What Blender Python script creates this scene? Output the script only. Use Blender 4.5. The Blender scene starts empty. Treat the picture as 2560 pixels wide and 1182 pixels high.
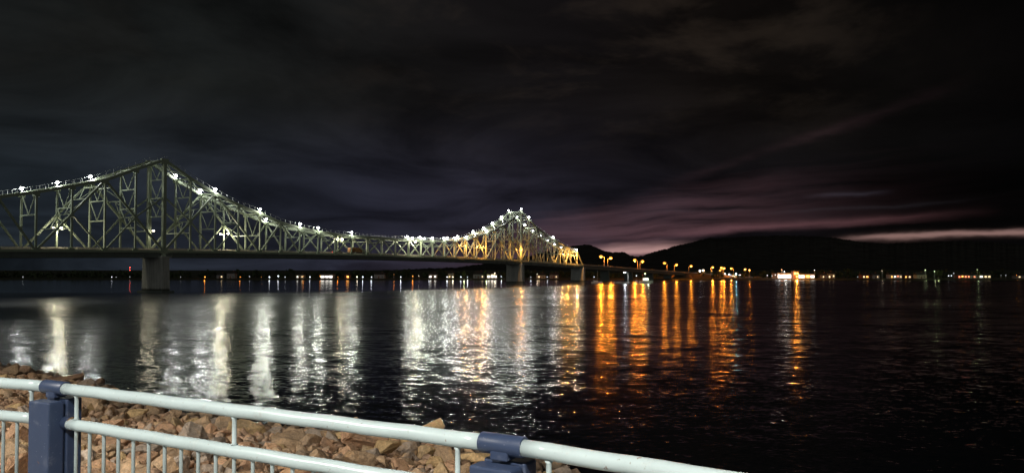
import bpy, bmesh, math, random
import numpy as np
from mathutils import Vector, Matrix

random.seed(7)
rng = np.random.default_rng(11)
scene = bpy.context.scene
col = scene.collection

# ---------------------------------------------------------------- camera
F = 1828.0            # focal length in pixels of the 2560 px wide picture
HOR = 682.0           # row of the horizon
EYE = 5.9             # eye height above the river
PITCH = 1.4
cd = bpy.data.cameras.new("camera")
cam = bpy.data.objects.new("camera", cd)
col.objects.link(cam)
cam.location = (0, 0, EYE)
cam.rotation_euler = (math.radians(90 + PITCH), 0, 0)
cd.sensor_width = 36.0
cd.lens = F / 2560 * 36
cd.shift_y = ((HOR - 591) - F * math.tan(math.radians(PITCH))) / 2560
cd.clip_start = 0.1
cd.clip_end = 20000
scene.camera = cam

# ---------------------------------------------------------------- exposure
scene.view_settings.view_transform = 'Standard'
scene.view_settings.look = 'None'
scene.view_settings.exposure = 0.0
scene.view_settings.gamma = 1.0
scene.cycles.use_denoising = True
scene.cycles.max_bounces = 5
scene.cycles.diffuse_bounces = 2
scene.cycles.glossy_bounces = 3
scene.cycles.sample_clamp_indirect = 4.0
scene.cycles.caustics_reflective = False
scene.cycles.caustics_refractive = False

# ---------------------------------------------------------------- node helper
class NG:
    def __init__(self, tree):
        self.t = tree
    def node(self, typ, **kw):
        n = self.t.nodes.new(typ)
        for k, v in kw.items():
            setattr(n, k, v)
        return n
    def _in(self, sock, v):
        if v is None:
            return
        if isinstance(v, bpy.types.NodeSocket):
            self.t.links.new(v, sock)
        else:
            sock.default_value = v
    def m(self, op, a, b=None, c=None, clamp=False):
        n = self.node('ShaderNodeMath', operation=op, use_clamp=clamp)
        self._in(n.inputs[0], a); self._in(n.inputs[1], b); self._in(n.inputs[2], c)
        return n.outputs[0]
    def ramp(self, f, stops, interp='LINEAR'):
        n = self.node('ShaderNodeValToRGB')
        cr = n.color_ramp
        cr.interpolation = interp
        while len(cr.elements) < len(stops):
            cr.elements.new(0.5)
        for e, (p, c) in zip(cr.elements, stops):
            e.position = p
            e.color = (c, c, c, 1) if not hasattr(c, '__len__') else (*c[:3], 1)
        self._in(n.inputs[0], f)
        return n.outputs[0]
    def smooth(self, v, a, b):
        n = self.node('ShaderNodeMapRange', interpolation_type='SMOOTHSTEP')
        self._in(n.inputs[0], v); n.inputs[1].default_value = a; n.inputs[2].default_value = b
        return n.outputs[0]
    def noise(self, vec, scale, detail=4, rough=0.5, dist=0.0):
        n = self.node('ShaderNodeTexNoise')
        self._in(n.inputs['Vector'], vec)
        n.inputs['Scale'].default_value = scale; n.inputs['Detail'].default_value = detail
        n.inputs['Roughness'].default_value = rough; n.inputs['Distortion'].default_value = dist
        return n.outputs[0]
    def xyz(self, x, y, z):
        n = self.node('ShaderNodeCombineXYZ')
        self._in(n.inputs[0], x); self._in(n.inputs[1], y); self._in(n.inputs[2], z)
        return n.outputs[0]
    def mixc(self, f, a, b, blend='MIX'):
        n = self.node('ShaderNodeMix', data_type='RGBA', blend_type=blend)
        self._in(n.inputs[0], f)
        for i, v in ((6, a), (7, b)):
            if isinstance(v, bpy.types.NodeSocket): self.t.links.new(v, n.inputs[i])
            else: n.inputs[i].default_value = (*v[:3], 1)
        return n.outputs[2]
    def scale(self, colr, f):
        n = self.node('ShaderNodeVectorMath', operation='SCALE')
        if isinstance(colr, bpy.types.NodeSocket): self.t.links.new(colr, n.inputs[0])
        else: n.inputs[0].default_value = colr[:3]
        self._in(n.inputs[3], f)
        return n.outputs[0]
    def vadd(self, a, b):
        n = self.node('ShaderNodeVectorMath', operation='ADD')
        self._in(n.inputs[0], a); self._in(n.inputs[1], b)
        return n.outputs[0]

# ---------------------------------------------------------------- night sky (world)
BACK_GLOW = 0.20             # fill glow added to the sky behind the camera, on the town's side
def build_world():
    w = bpy.data.worlds.new("World")
    scene.world = w
    w.use_nodes = True
    t = w.node_tree
    t.nodes.clear()
    g = NG(t)
    out = g.node('ShaderNodeOutputWorld')
    bg = g.node('ShaderNodeBackground')
    tc = g.node('ShaderNodeTexCoord')
    sp = g.node('ShaderNodeSeparateXYZ')
    t.links.new(tc.outputs['Generated'], sp.inputs[0])
    x, y, z = sp.outputs
    az = g.m('ARCTAN2', x, y)                       # radians, 0 = straight ahead
    el0 = g.m('MAXIMUM', z, 0.0)
    # the air is not ruled with straight lines: bend everything a little
    wp = g.noise(g.xyz(g.m('MULTIPLY', az, 7.0), g.m('MULTIPLY', el0, 22.0), 1.7), 1.0, 5, 0.55)
    el = g.m('MAXIMUM', g.m('ADD', el0, g.m('MULTIPLY', g.m('SUBTRACT', wp, 0.5), 0.020)), 0.0)
    # twilight left by a sun that has set behind the hills on the right
    sky = g.node('ShaderNodeTexSky', sky_type='NISHITA')
    sky.sun_disc = False
    sky.sun_elevation = math.radians(-5.0)
    sky.sun_rotation = math.radians(10.0)
    # cloud sheet overhead, seen in perspective
    den = g.m('ADD', el, 0.16)
    cv = g.xyz(g.m('DIVIDE', x, den), g.m('DIVIDE', y, den), 0.0)
    cl = g.noise(cv, 1.1, 6, 0.55, 0.6)
    cl2 = g.noise(g.vadd(cv, g.xyz(5.2, 1.3, 0.0)), 2.3, 5, 0.6, 0.3)
    # long thin streaks low over the hills
    tilt = g.m('SUBTRACT', el, g.m('MULTIPLY', az, 0.05))
    st = g.noise(g.xyz(g.m('MULTIPLY', az, 2.6), g.m('MULTIPLY', tilt, 42.0), 0.0), 1.3, 5, 0.55, 0.35)
    st2 = g.noise(g.xyz(g.m('MULTIPLY', az, 5.0), g.m('MULTIPLY', tilt, 110.0), 3.0), 1.0, 4, 0.5, 0.2)
    # airglow from left (town) to right (dark)
    a01 = g.m('MULTIPLY_ADD', az, 0.75, 0.5, clamp=True)
    low = g.ramp(a01, [(0.0, (.0130, .0185, .0235)), (0.16, (.0130, .0165, .0235)), (0.34, (.0140, .0148, .0240)),
                       (0.47, (.0170, .0160, .0260)), (0.60, (.0105, .0095, .0145)), (0.72, (.0035, .0033, .0045)),
                       (0.86, (.0012, .0012, .0014)), (1.0, (.001, .001, .0012))])
    high = g.ramp(a01, [(0.0, (.0108, .0121, .0121)), (0.2, (.0080, .0090, .0088)), (0.4, (.0066, .0061, .0062)),
                        (0.55, (.0055, .0046, .0050)), (0.7, (.0060, .0046, .0040)), (0.85, (.0026, .0022, .0020)),
                        (1.0, (.0012, .0010, .0010))])
    base = g.mixc(g.smooth(el, 0.07, 0.24), low, high)
    # darker gaps and browner lit cloud bellies high up
    base = g.scale(base, g.ramp(cl, [(0.34, 0.42), (0.48, 0.92), (0.66, 1.65)]))
    warm = g.m('MULTIPLY', g.smooth(cl2, 0.46, 0.66), g.smooth(el, 0.12, 0.30))
    warm = g.m('MULTIPLY', warm, g.ramp(a01, [(0.3, 0.15), (0.55, 1.0), (0.78, 0.8), (0.9, 0.0)]))
    base = g.vadd(base, g.scale((.0120, .0085, .0060), warm))
    # rose afterglow under a slanting cloud edge that climbs to the right
    edge = g.m('SUBTRACT', g.m('MULTIPLY_ADD', az, 0.18, 0.080), el)
    edge = g.m('ADD', edge, g.m('MULTIPLY', g.m('SUBTRACT', st2, 0.5), 0.030))
    da = g.m('DIVIDE', g.m('SUBTRACT', az, 0.165), 0.20)
    gl = g.m('EXPONENT', g.m('MULTIPLY', g.m('MULTIPLY', da, da), -1.0))
    gl = g.m('MULTIPLY', gl, g.smooth(edge, 0.0, 0.030))
    gl = g.m('MULTIPLY', gl, g.m('MULTIPLY_ADD', el, -6.5, 1.15))
    gl = g.m('MULTIPLY', gl, g.ramp(st, [(0.34, 0.10), (0.44, 0.62), (0.56, 1.05), (0.75, 0.85)]))
    rose = g.scale((.084, .041, .049), gl)
    # upper edge of the glow, a long slanting wisp going up to the right
    def band(e_sock, k0, slope, az0, wid, lo, hi, soft):
        d = g.m('SUBTRACT', e_sock, g.m('MULTIPLY_ADD', g.m('SUBTRACT', az, az0), slope, k0))
        d = g.m('ADD', d, g.m('MULTIPLY', g.m('SUBTRACT', st2, 0.5), wid * 1.6))
        d = g.m('DIVIDE', d, wid)
        b = g.m('EXPONENT', g.m('MULTIPLY', g.m('MULTIPLY', d, d), -1.0))
        b = g.m('MULTIPLY', b, g.smooth(az, lo, lo + soft))
        return g.m('MULTIPLY', b, g.m('SUBTRACT', 1.0, g.smooth(az, hi - soft, hi)))
    # clear slit along the ridge line: warm white, breaking at the hill top
    slit = g.m('ADD', g.m('MULTIPLY', band(el, 0.0300, 0.03, 0.17, 0.0062, 0.09, 0.27, 0.05), 1.5), band(el, 0.0440, 0.032, 0.50, 0.0034, 0.40, 1.1, 0.08))
    slit_c = g.scale((.24, .14, .125), slit)
    red = band(el, 0.0545, 0.045, 0.25, 0.0048, 0.14, 0.60, 0.14)
    red_c = g.scale((.052, .022, .024), g.m('MULTIPLY', red, g.ramp(st2, [(0.35, 0.35), (0.6, 1.1)])))
    w1 = band(el, 0.137, 0.28, 0.27, 0.0065, 0.16, 0.58, 0.14)
    w1_c = g.scale((.0085, .0042, .0050), g.m('MULTIPLY', w1, g.ramp(cl2, [(0.35, 0.1), (0.62, 1.3)])))
    w2 = g.m('ADD', band(el, 0.0800, 0.020, 0.24, 0.0021, 0.16, 0.34, 0.07), g.m('MULTIPLY', band(el, 0.0760, 0.040, 0.36, 0.0024, 0.26, 0.60, 0.14), 0.5))
    w2_c = g.scale((.012, .0115, .014), g.m('MULTIPLY', w2, g.ramp(st, [(0.38, 0.1), (0.6, 1.0)])))
    w3 = band(el, 0.0965, 0.035, 0.43, 0.0026, 0.37, 0.49, 0.05)
    w3_c = g.scale((.014, .013, .018), w3)
    # ragged cloud bank lying on the hill top
    bank = g.m('SUBTRACT', g.m('MULTIPLY_ADD', g.m('SUBTRACT', az, 0.25), 0.045, 0.0500), el)
    bank = g.m('MULTIPLY', g.smooth(bank, -0.002, 0.006), g.smooth(az, 0.20, 0.27))
    rose = g.scale(rose, g.m('SUBTRACT', 1.0, g.m('MULTIPLY', bank, 0.93)))
    tot = g.vadd(base, rose)
    for c in (red_c, w1_c, w2_c, w3_c, slit_c):
        tot = g.vadd(tot, c)
    tot = g.vadd(tot, g.scale(sky.outputs[0], 0.004))
    # sky glow added behind the camera, on the town's side, to light the bridge
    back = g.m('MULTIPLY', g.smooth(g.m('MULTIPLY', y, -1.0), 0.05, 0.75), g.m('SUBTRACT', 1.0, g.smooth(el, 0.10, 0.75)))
    tot = g.vadd(tot, g.scale((BACK_GLOW * .98, BACK_GLOW, BACK_GLOW * .92), back))
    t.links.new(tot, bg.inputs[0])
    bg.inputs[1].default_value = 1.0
    t.links.new(bg.outputs[0], out.inputs[0])
build_world()

# ---------------------------------------------------------------- light levels
P_FLOOD = 1700.0       # white floodlights on the top chords
P_ROAD = 3000.0        # lamps over the roadway
P_VIADUCT = 15000.0     # sodium lamps of the approach viaduct
P_PROM = 6200.0        # promenade lamps beside and behind the camera

# ---------------------------------------------------------------- materials
def mat(name, base, rough=0.6, metal=0.0, var=0.15, nscale=6.0, bump=0.0, emit=None, estr=0.0, spec=None, coords='Object'):
    m = bpy.data.materials.new(name)
    m.use_nodes = True
    t = m.node_tree
    g = NG(t)
    b = t.nodes['Principled BSDF']
    b.inputs['Roughness'].default_value = rough
    b.inputs['Metallic'].default_value = metal
    if spec is not None:
        b.inputs['Specular IOR Level'].default_value = spec
    tc = g.node('ShaderNodeTexCoord')
    n = g.noise(tc.outputs[coords], nscale, 5, 0.6)
    f = g.m('MULTIPLY_ADD', n, 2 * var, 1 - var)
    t.links.new(g.scale(base, f), b.inputs['Base Color'])
    if bump:
        bn = g.node('ShaderNodeBump')
        bn.inputs['Strength'].default_value = bump
        bn.inputs['Distance'].default_value = 0.02
        t.links.new(n, bn.inputs['Height'])
        t.links.new(bn.outputs[0], b.inputs['Normal'])
    if emit:
        b.inputs['Emission Color'].default_value = (*emit, 1)
        b.inputs['Emission Strength'].default_value = estr
    return m

def glow(name, c, s):
    m = mat(name, (.8, .8, .8), 0.4, emit=c, estr=s, var=0.02)
    return m

M = {}
M['truss'] = mat('truss_paint', (.35, .40, .30), 0.5, var=0.3, nscale=0.5)
M['steel_dark'] = mat('girder_paint', (.15, .17, .155), 0.6, var=0.25, nscale=0.7)
M['deck'] = mat('asphalt', (.05, .05, .052), 0.8)
M['concrete'] = mat('concrete', (.36, .35, .32), 0.85, var=0.22, nscale=0.6, bump=0.3)
def stained(name, base):
    m = mat(name, base, 0.88, var=0.2, nscale=0.6, bump=0.3)
    t = m.node_tree; g = NG(t); b = t.nodes['Principled BSDF']
    old = b.inputs['Base Color'].links[0].from_socket
    geo = g.node('ShaderNodeNewGeometry'); sp = g.node('ShaderNodeSeparateXYZ'); t.links.new(geo.outputs['Position'], sp.inputs[0])
    n = g.noise(g.xyz(sp.outputs[0], sp.outputs[1], g.m('MULTIPLY', sp.outputs[2], 0.08)), 1.6, 5, 0.65)
    c = g.scale(old, g.ramp(n, [(0.35, 0.7), (0.55, 1.0)]))
    tide = g.smooth(g.m('ADD', sp.outputs[2], g.m('MULTIPLY', n, 0.8)), 1.9, 1.2)
    c = g.mixc(tide, c, (.06, .065, .05))
    t.links.new(c, b.inputs['Base Color'])
    return m
M['concrete'] = stained('pier_concrete', (.50, .50, .47))
M['parapet'] = mat('parapet_concrete', (.78, .70, .58), 0.8, var=0.2, nscale=0.8)
M['galv'] = mat('galvanised_steel', (.42, .43, .44), 0.45, metal=0.6)
M['housing'] = mat('lamp_housing', (.09, .09, .09), 0.5)
M['lens_white'] = glow('lens_white', (.90, .95, 1.0), 40)
M['lens_warm'] = glow('lens_warm', (1.0, .88, .62), 25)
M['lens_orange'] = glow('lens_orange', (1.0, .36, .04), 2.8)
M['lens_red'] = glow('lens_red', (1.0, .08, .05), 12)
M['lens_cyan'] = glow('lens_cyan', (.35, .85, 1.0), 22)
M['lens_green'] = glow('lens_green', (.80, 1.0, .45), 18)
for k_, c_, s_ in (('white', (.90, .95, 1.0), 6), ('warm', (1.0, .86, .58), 6), ('orange', (1.0, .36, .05), 3), ('red', (1, .08, .05), 6), ('cyan', (.35, .85, 1.0), 9), ('green', (.8, 1, .45), 8)):
    M['far_' + k_] = glow('shore_lens_' + k_, c_, s_)
    t_ = M['far_' + k_].node_tree; g_ = NG(t_); oi_ = g_.node('ShaderNodeObjectInfo')
    t_.links.new(g_.m('MULTIPLY_ADD', g_.m('POWER', oi_.outputs['Random'], 2.0), s_ * 1.6, s_ * .12), t_.nodes['Principled BSDF'].inputs['Emission Strength'])
M['win_warm'] = glow('window_warm', (1.0, .72, .38), 2.2)
M['win_white'] = glow('window_white', (1.0, .95, .85), 3.2)
M['win_red'] = glow('window_red', (1.0, .22, .10), 3.0)
M['win_orange'] = glow('window_orange', (1.0, .42, .08), 4.0)
M['win_dark'] = mat('window_dark', (.02, .025, .03), 0.1)
M['wall_white'] = mat('siding_white', (.62, .61, .57), 0.7)
M['wall_cream'] = mat('siding_cream', (.55, .50, .36), 0.7)
M['wall_brick'] = mat('siding_brick', (.28, .13, .09), 0.8)
M['wall_grey'] = mat('siding_grey', (.30, .31, .32), 0.8)
M['roof'] = mat('roof_shingle', (.06, .055, .05), 0.9)
M['door'] = mat('door_paint', (.2, .08, .05), 0.6)
M['bark'] = mat('bark', (.09, .065, .045), 0.9)
M['leaf'] = mat('leaves', (.05, .075, .03), 0.7, var=0.5, nscale=1.5)
M['leaf_lit'] = mat('leaves_lit', (.10, .14, .05), 0.7, var=0.4, nscale=1.5)  # lighter copy of the leaves, lamp light put into the colour
M['far_ground'] = mat('shore_grass', (.075, .08, .035), 0.95, var=0.5, nscale=0.05)
M['hill'] = mat('hill_forest', (.085, .078, .070), 1.0, var=0.7, nscale=0.03, spec=0.0)
M['embank'] = mat('embankment', (.26, .17, .10), 0.95, var=0.5, nscale=0.25, bump=0.6)
M['rail_white'] = None
M['boat_white'] = mat('gelcoat', (.75, .76, .74), 0.3)
M['boat_dark'] = mat('hull_dark', (.05, .06, .08), 0.4)
M['car_white'] = mat('car_paint_white', (.75, .75, .75), 0.3)
M['car_orange'] = mat('truck_orange', (.34, .15, .06), 0.5)
M['rubber'] = mat('rubber', (.02, .02, .02), 0.8)
M['glass'] = mat('glass_dark', (.02, .025, .03), 0.08)
M['rust'] = mat('rust', (.16, .09, .035), .85, var=.5, nscale=60)
M['straw'] = mat('dry_grass', (.45, .38, .22), 0.9)

def rail_paint(name, base, rough, dirt):
    m = bpy.data.materials.new(name); m.use_nodes = True
    t = m.node_tree; g = NG(t); b = t.nodes['Principled BSDF']
    tc = g.node('ShaderNodeTexCoord')
    n1 = g.noise(tc.outputs['Object'], 3.0, 5, 0.6)
    n2 = g.noise(tc.outputs['Object'], 60.0, 3, 0.6)
    specks = g.smooth(n2, 0.66, 0.74)
    n3 = g.noise(tc.outputs['Object'], 9.0, 6, 0.7)
    grime = g.smooth(n3, 0.54, 0.72)
    n4 = g.noise(tc.outputs['Object'], 23.0, 5, 0.65)
    rust = g.smooth(n4, 0.665, 0.70)
    c = g.scale(base, g.m('MULTIPLY_ADD', n1, 0.30, 0.84))
    c = g.mixc(g.m('MULTIPLY', grime, 0.30), c, dirt)
    c = g.mixc(g.m('MULTIPLY', specks, 0.65), c, dirt)
    c = g.mixc(g.m('MULTIPLY', rust, 0.75), c, (.17, .085, .035))
    t.links.new(c, b.inputs['Base Color'])
    t.links.new(g.m('MULTIPLY_ADD', grime, 0.3, rough), b.inputs['Roughness'])
    bn = g.node('ShaderNodeBump'); bn.inputs['Strength'].default_value = 0.25; bn.inputs['Distance'].default_value = 0.004
    wv = g.noise(tc.outputs['Object'], 14.0, 3, 0.5)
    t.links.new(wv, bn.inputs['Height']); t.links.new(bn.outputs[0], b.inputs['Normal'])
    return m
M['rail_white'] = rail_paint('rail_paint_pale', (.44, .53, .535), 0.22, (.20, .16, .11))
M['rail_blue'] = rail_paint('post_paint_blue', (.030, .047, .095), 0.42, (.25, .27, .32))

def rock_mat(name, tint):
    m = bpy.data.materials.new(name); m.use_nodes = True
    t = m.node_tree; g = NG(t); b = t.nodes['Principled BSDF']
    tc = g.node('ShaderNodeTexCoord'); geo = g.node('ShaderNodeNewGeometry'); oi = g.node('ShaderNodeObjectInfo')
    r = g.m('FRACT', g.m('ADD', geo.outputs['Random Per Island'], oi.outputs['Random']))
    pos = geo.outputs['Position']
    if tint == 'mixed':
        c = g.ramp(r, [(0.0, (.30, .205, .15)), (0.2, (.40, .285, .205)), (0.4, (.44, .30, .20)), (0.55, (.30, .25, .21)),
                       (0.7, (.46, .32, .23)), (0.85, (.50, .37, .23)), (1.0, (.22, .185, .16))])
    else:
        c = g.scale(tint, g.m('MULTIPLY_ADD', r, 0.7, 0.62))
    n1 = g.noise(pos, 2.2, 6, 0.65, 0.8)
    n2 = g.noise(pos, 14.0, 6, 0.7)
    n3 = g.noise(pos, 0.9, 3, 0.6)
    c = g.mixc(g.m('MULTIPLY', g.smooth(n1, 0.50, 0.68), 0.5), c, (.42, .28, .15))
    c = g.mixc(g.m('MULTIPLY', g.smooth(n3, 0.52, 0.70), 0.5), c, (.19, .165, .145))
    c = g.mixc(1.0, g.scale(c, g.m('MULTIPLY_ADD', n2, 1.9, 0.10)), (1.42, 1.27, 1.10), 'MULTIPLY')
    # dark wet band next to the water
    sp = g.node('ShaderNodeSeparateXYZ'); t.links.new(pos, sp.inputs[0])
    wet = g.smooth(g.m('ADD', sp.outputs[2], g.m('MULTIPLY', n1, 0.25)), 0.55, 0.25)
    c = g.mixc(g.m('MULTIPLY', wet, 0.72), c, (.045, .042, .034))
    t.links.new(c, b.inputs['Base Color'])
    b.inputs['Roughness'].default_value = 0.85
    bn = g.node('ShaderNodeBump'); bn.inputs['Strength'].default_value = 1.0; bn.inputs['Distance'].default_value = 0.085
    h = g.m('ADD', g.noise(pos, 5.0, 6, 0.7), g.m('MULTIPLY', g.noise(pos, 30.0, 4, 0.6), 0.35))
    t.links.new(h, bn.inputs['Height']); t.links.new(bn.outputs[0], b.inputs['Normal'])
    return m
M['rock'] = rock_mat('riprap_mixed', 'mixed')
M['rock_brown'] = rock_mat('riprap_brown', (.36, .275, .19))
M['rock_red'] = rock_mat('riprap_reddish', (.42, .285, .195))
M['rock_grey'] = rock_mat('riprap_grey', (.36, .32, .285))
M['rock_yellow'] = rock_mat('riprap_yellow', (.50, .385, .22))

# ---------------------------------------------------------------- mesh builder
class MB:
    def __init__(self):
        self.v = []; self.f = []
    def add(self, vs, fs):
        o = len(self.v)
        self.v += [tuple(p) for p in vs]
        self.f += [tuple(i + o for i in q) for q in fs]
        return self
    def box(self, c, s, rz=0.0, top=1.0):
        cx, cy, cz = c; sx, sy, sz = (k / 2 for k in s)
        ca, sa = math.cos(rz), math.sin(rz); vs = []
        for z in (-sz, sz):
            k = top if z > 0 else 1.0
            for x, y in ((-sx, -sy), (sx, -sy), (sx, sy), (-sx, sy)):
                x *= k; y *= k
                vs.append((cx + x * ca - y * sa, cy + x * sa + y * ca, cz + z))
        return self.add(vs, [(0, 3, 2, 1), (4, 5, 6, 7), (0, 1, 5, 4), (1, 2, 6, 5), (2, 3, 7, 6), (3, 0, 4, 7)])
    def beam(self, p, q, w, h=None, up=(0, 0, 1)):
        p = Vector(p); q = Vector(q); h = h or w
        d = (q - p).normalized(); u = Vector(up)
        if abs(d.dot(u)) > 0.98: u = Vector((0.509, 0.861, 0))
        a = d.cross(u).normalized() * (w / 2); b = a.cross(d).normalized() * (h / 2)
        vs = [p - a - b, p + a - b, p + a + b, p - a + b, q - a - b, q + a - b, q + a + b, q - a + b]
        return self.add(vs, [(0, 3, 2, 1), (4, 5, 6, 7), (0, 1, 5, 4), (1, 2, 6, 5), (2, 3, 7, 6), (3, 0, 4, 7)])
    def tube(self, pts, r, n=10, cap=True):
        pts = [Vector(p) for p in pts]
        rs = r if hasattr(r, '__len__') else [r] * len(pts)
        rings = []
        for i, p in enumerate(pts):
            d = (pts[min(i + 1, len(pts) - 1)] - pts[max(i - 1, 0)]).normalized()
            u = Vector((0, 0, 1)) if abs(d.z) < 0.95 else Vector((1, 0, 0))
            a = d.cross(u).normalized(); b = a.cross(d).normalized()
            rings.append([p + a * math.cos(2 * math.pi * k / n) * rs[i] + b * math.sin(2 * math.pi * k / n) * rs[i] for k in range(n)])
        vs = [v for rg in rings for v in rg]; fs = []
        for i in range(len(pts) - 1):
            for k in range(n):
                fs.append((i * n + k, i * n + (k + 1) % n, (i + 1) * n + (k + 1) % n, (i + 1) * n + k))
        if cap:
            fs.append(tuple(range(n))[::-1]); fs.append(tuple((len(pts) - 1) * n + k for k in range(n)))
        return self.add(vs, fs)
    def ball(self, c, r, sz=1.0, nu=10, nv=7):
        c = Vector(c); vs = [c + Vector((0, 0, r * sz))]
        for j in range(1, nv):
            th = math.pi * j / nv
            for k in range(nu):
                ph = 2 * math.pi * k / nu
                vs.append(c + Vector((r * math.sin(th) * math.cos(ph), r * math.sin(th) * math.sin(ph), r * sz * math.cos(th))))
        vs.append(c - Vector((0, 0, r * sz))); fs = []
        for k in range(nu): fs.append((0, 1 + k, 1 + (k + 1) % nu))
        for j in range(nv - 2):
            for k in range(nu):
                a = 1 + j * nu + k; b = 1 + j * nu + (k + 1) % nu
                fs.append((a, a + nu, b + nu, b))
        l = len(vs) - 1; o = 1 + (nv - 2) * nu
        for k in range(nu): fs.append((l, o + (k + 1) % nu, o + k))
        return self.add(vs, fs)
    def prism(self, poly, z0, z1):
        n = len(poly)
        vs = [(x, y, z0) for x, y in poly] + [(x, y, z1) for x, y in poly]
        fs = [tuple(range(n))[::-1], tuple(range(n, 2 * n))] + [(i, (i + 1) % n, n + (i + 1) % n, n + i) for i in range(n)]
        return self.add(vs, fs)
    def build(self, name, m, parent=None, smooth=False, bevel=0.0, seg=2):
        o0 = parent_origin(parent)
        me = bpy.data.meshes.new(name)
        me.from_pydata([(x - o0[0], y - o0[1], z - o0[2]) for x, y, z in self.v], [], self.f)
        me.update()
        me.materials.append(m)
        if smooth: me.polygons.foreach_set('use_smooth', [True] * len(me.polygons))
        o = bpy.data.objects.new(name, me); col.objects.link(o)
        if parent: o.parent = parent
        if bevel:
            b = o.modifiers.new('bevel', 'BEVEL'); b.width = bevel; b.segments = seg; b.limit_method = 'ANGLE'
        return o

def parent_origin(p):
    x = y = z = 0.0
    while p is not None:
        x += p.location.x; y += p.location.y; z += p.location.z; p = p.parent
    return x, y, z

def tag(o, label=None, cat=None, group=None, kind=None):
    if label: o['label'] = label
    if cat: o['category'] = cat
    if group: o['group'] = group
    if kind: o['kind'] = kind
    return o

def thing(name, loc, label, cat, group=None):
    o = bpy.data.objects.new(name, None); col.objects.link(o)
    o.location = loc; o.empty_display_size = 0.2
    return tag(o, label, cat, group)

def copy_tree(o, parent=None):
    c = o.copy(); col.objects.link(c); c.parent = parent
    for ch in list(o.children): copy_tree(ch, c)
    return c

def light(name, loc, power, c, radius=0.25, parent=None, kind='POINT', target=None, cone=None, blend=0.5):
    l = bpy.data.lights.new(name, kind); l.energy = power; l.color = c; l.shadow_soft_size = radius
    o = bpy.data.objects.new(name, l); col.objects.link(o)
    po = parent_origin(parent)
    o.location = (loc[0] - po[0], loc[1] - po[1], loc[2] - po[2])
    if kind == 'SPOT':
        l.spot_size = cone; l.spot_blend = blend
    if target is not None:
        o.rotation_euler = (Vector(target) - Vector(loc)).to_track_quat('-Z', 'Y').to_euler()
    if parent: o.parent = parent
    return o

ORD = ['first', 'second', 'third', 'fourth', 'fifth', 'sixth', 'seventh', 'eighth', 'ninth', 'tenth', 'eleventh', 'twelfth',
       'thirteenth', 'fourteenth', 'fifteenth', 'sixteenth', 'seventeenth', 'eighteenth', 'nineteenth', 'twentieth',
       'twenty-first', 'twenty-second', 'twenty-third', 'twenty-fourth', 'twenty-fifth', 'twenty-sixth', 'twenty-seventh',
       'twenty-eighth', 'twenty-ninth', 'thirtieth', 'thirty-first', 'thirty-second', 'thirty-third', 'thirty-fourth', 'thirty-fifth']

WHITE = (.90, .95, 1.0); ORANGE = (1.0, .28, .022); WARM = (1.0, .85, .58)

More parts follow.
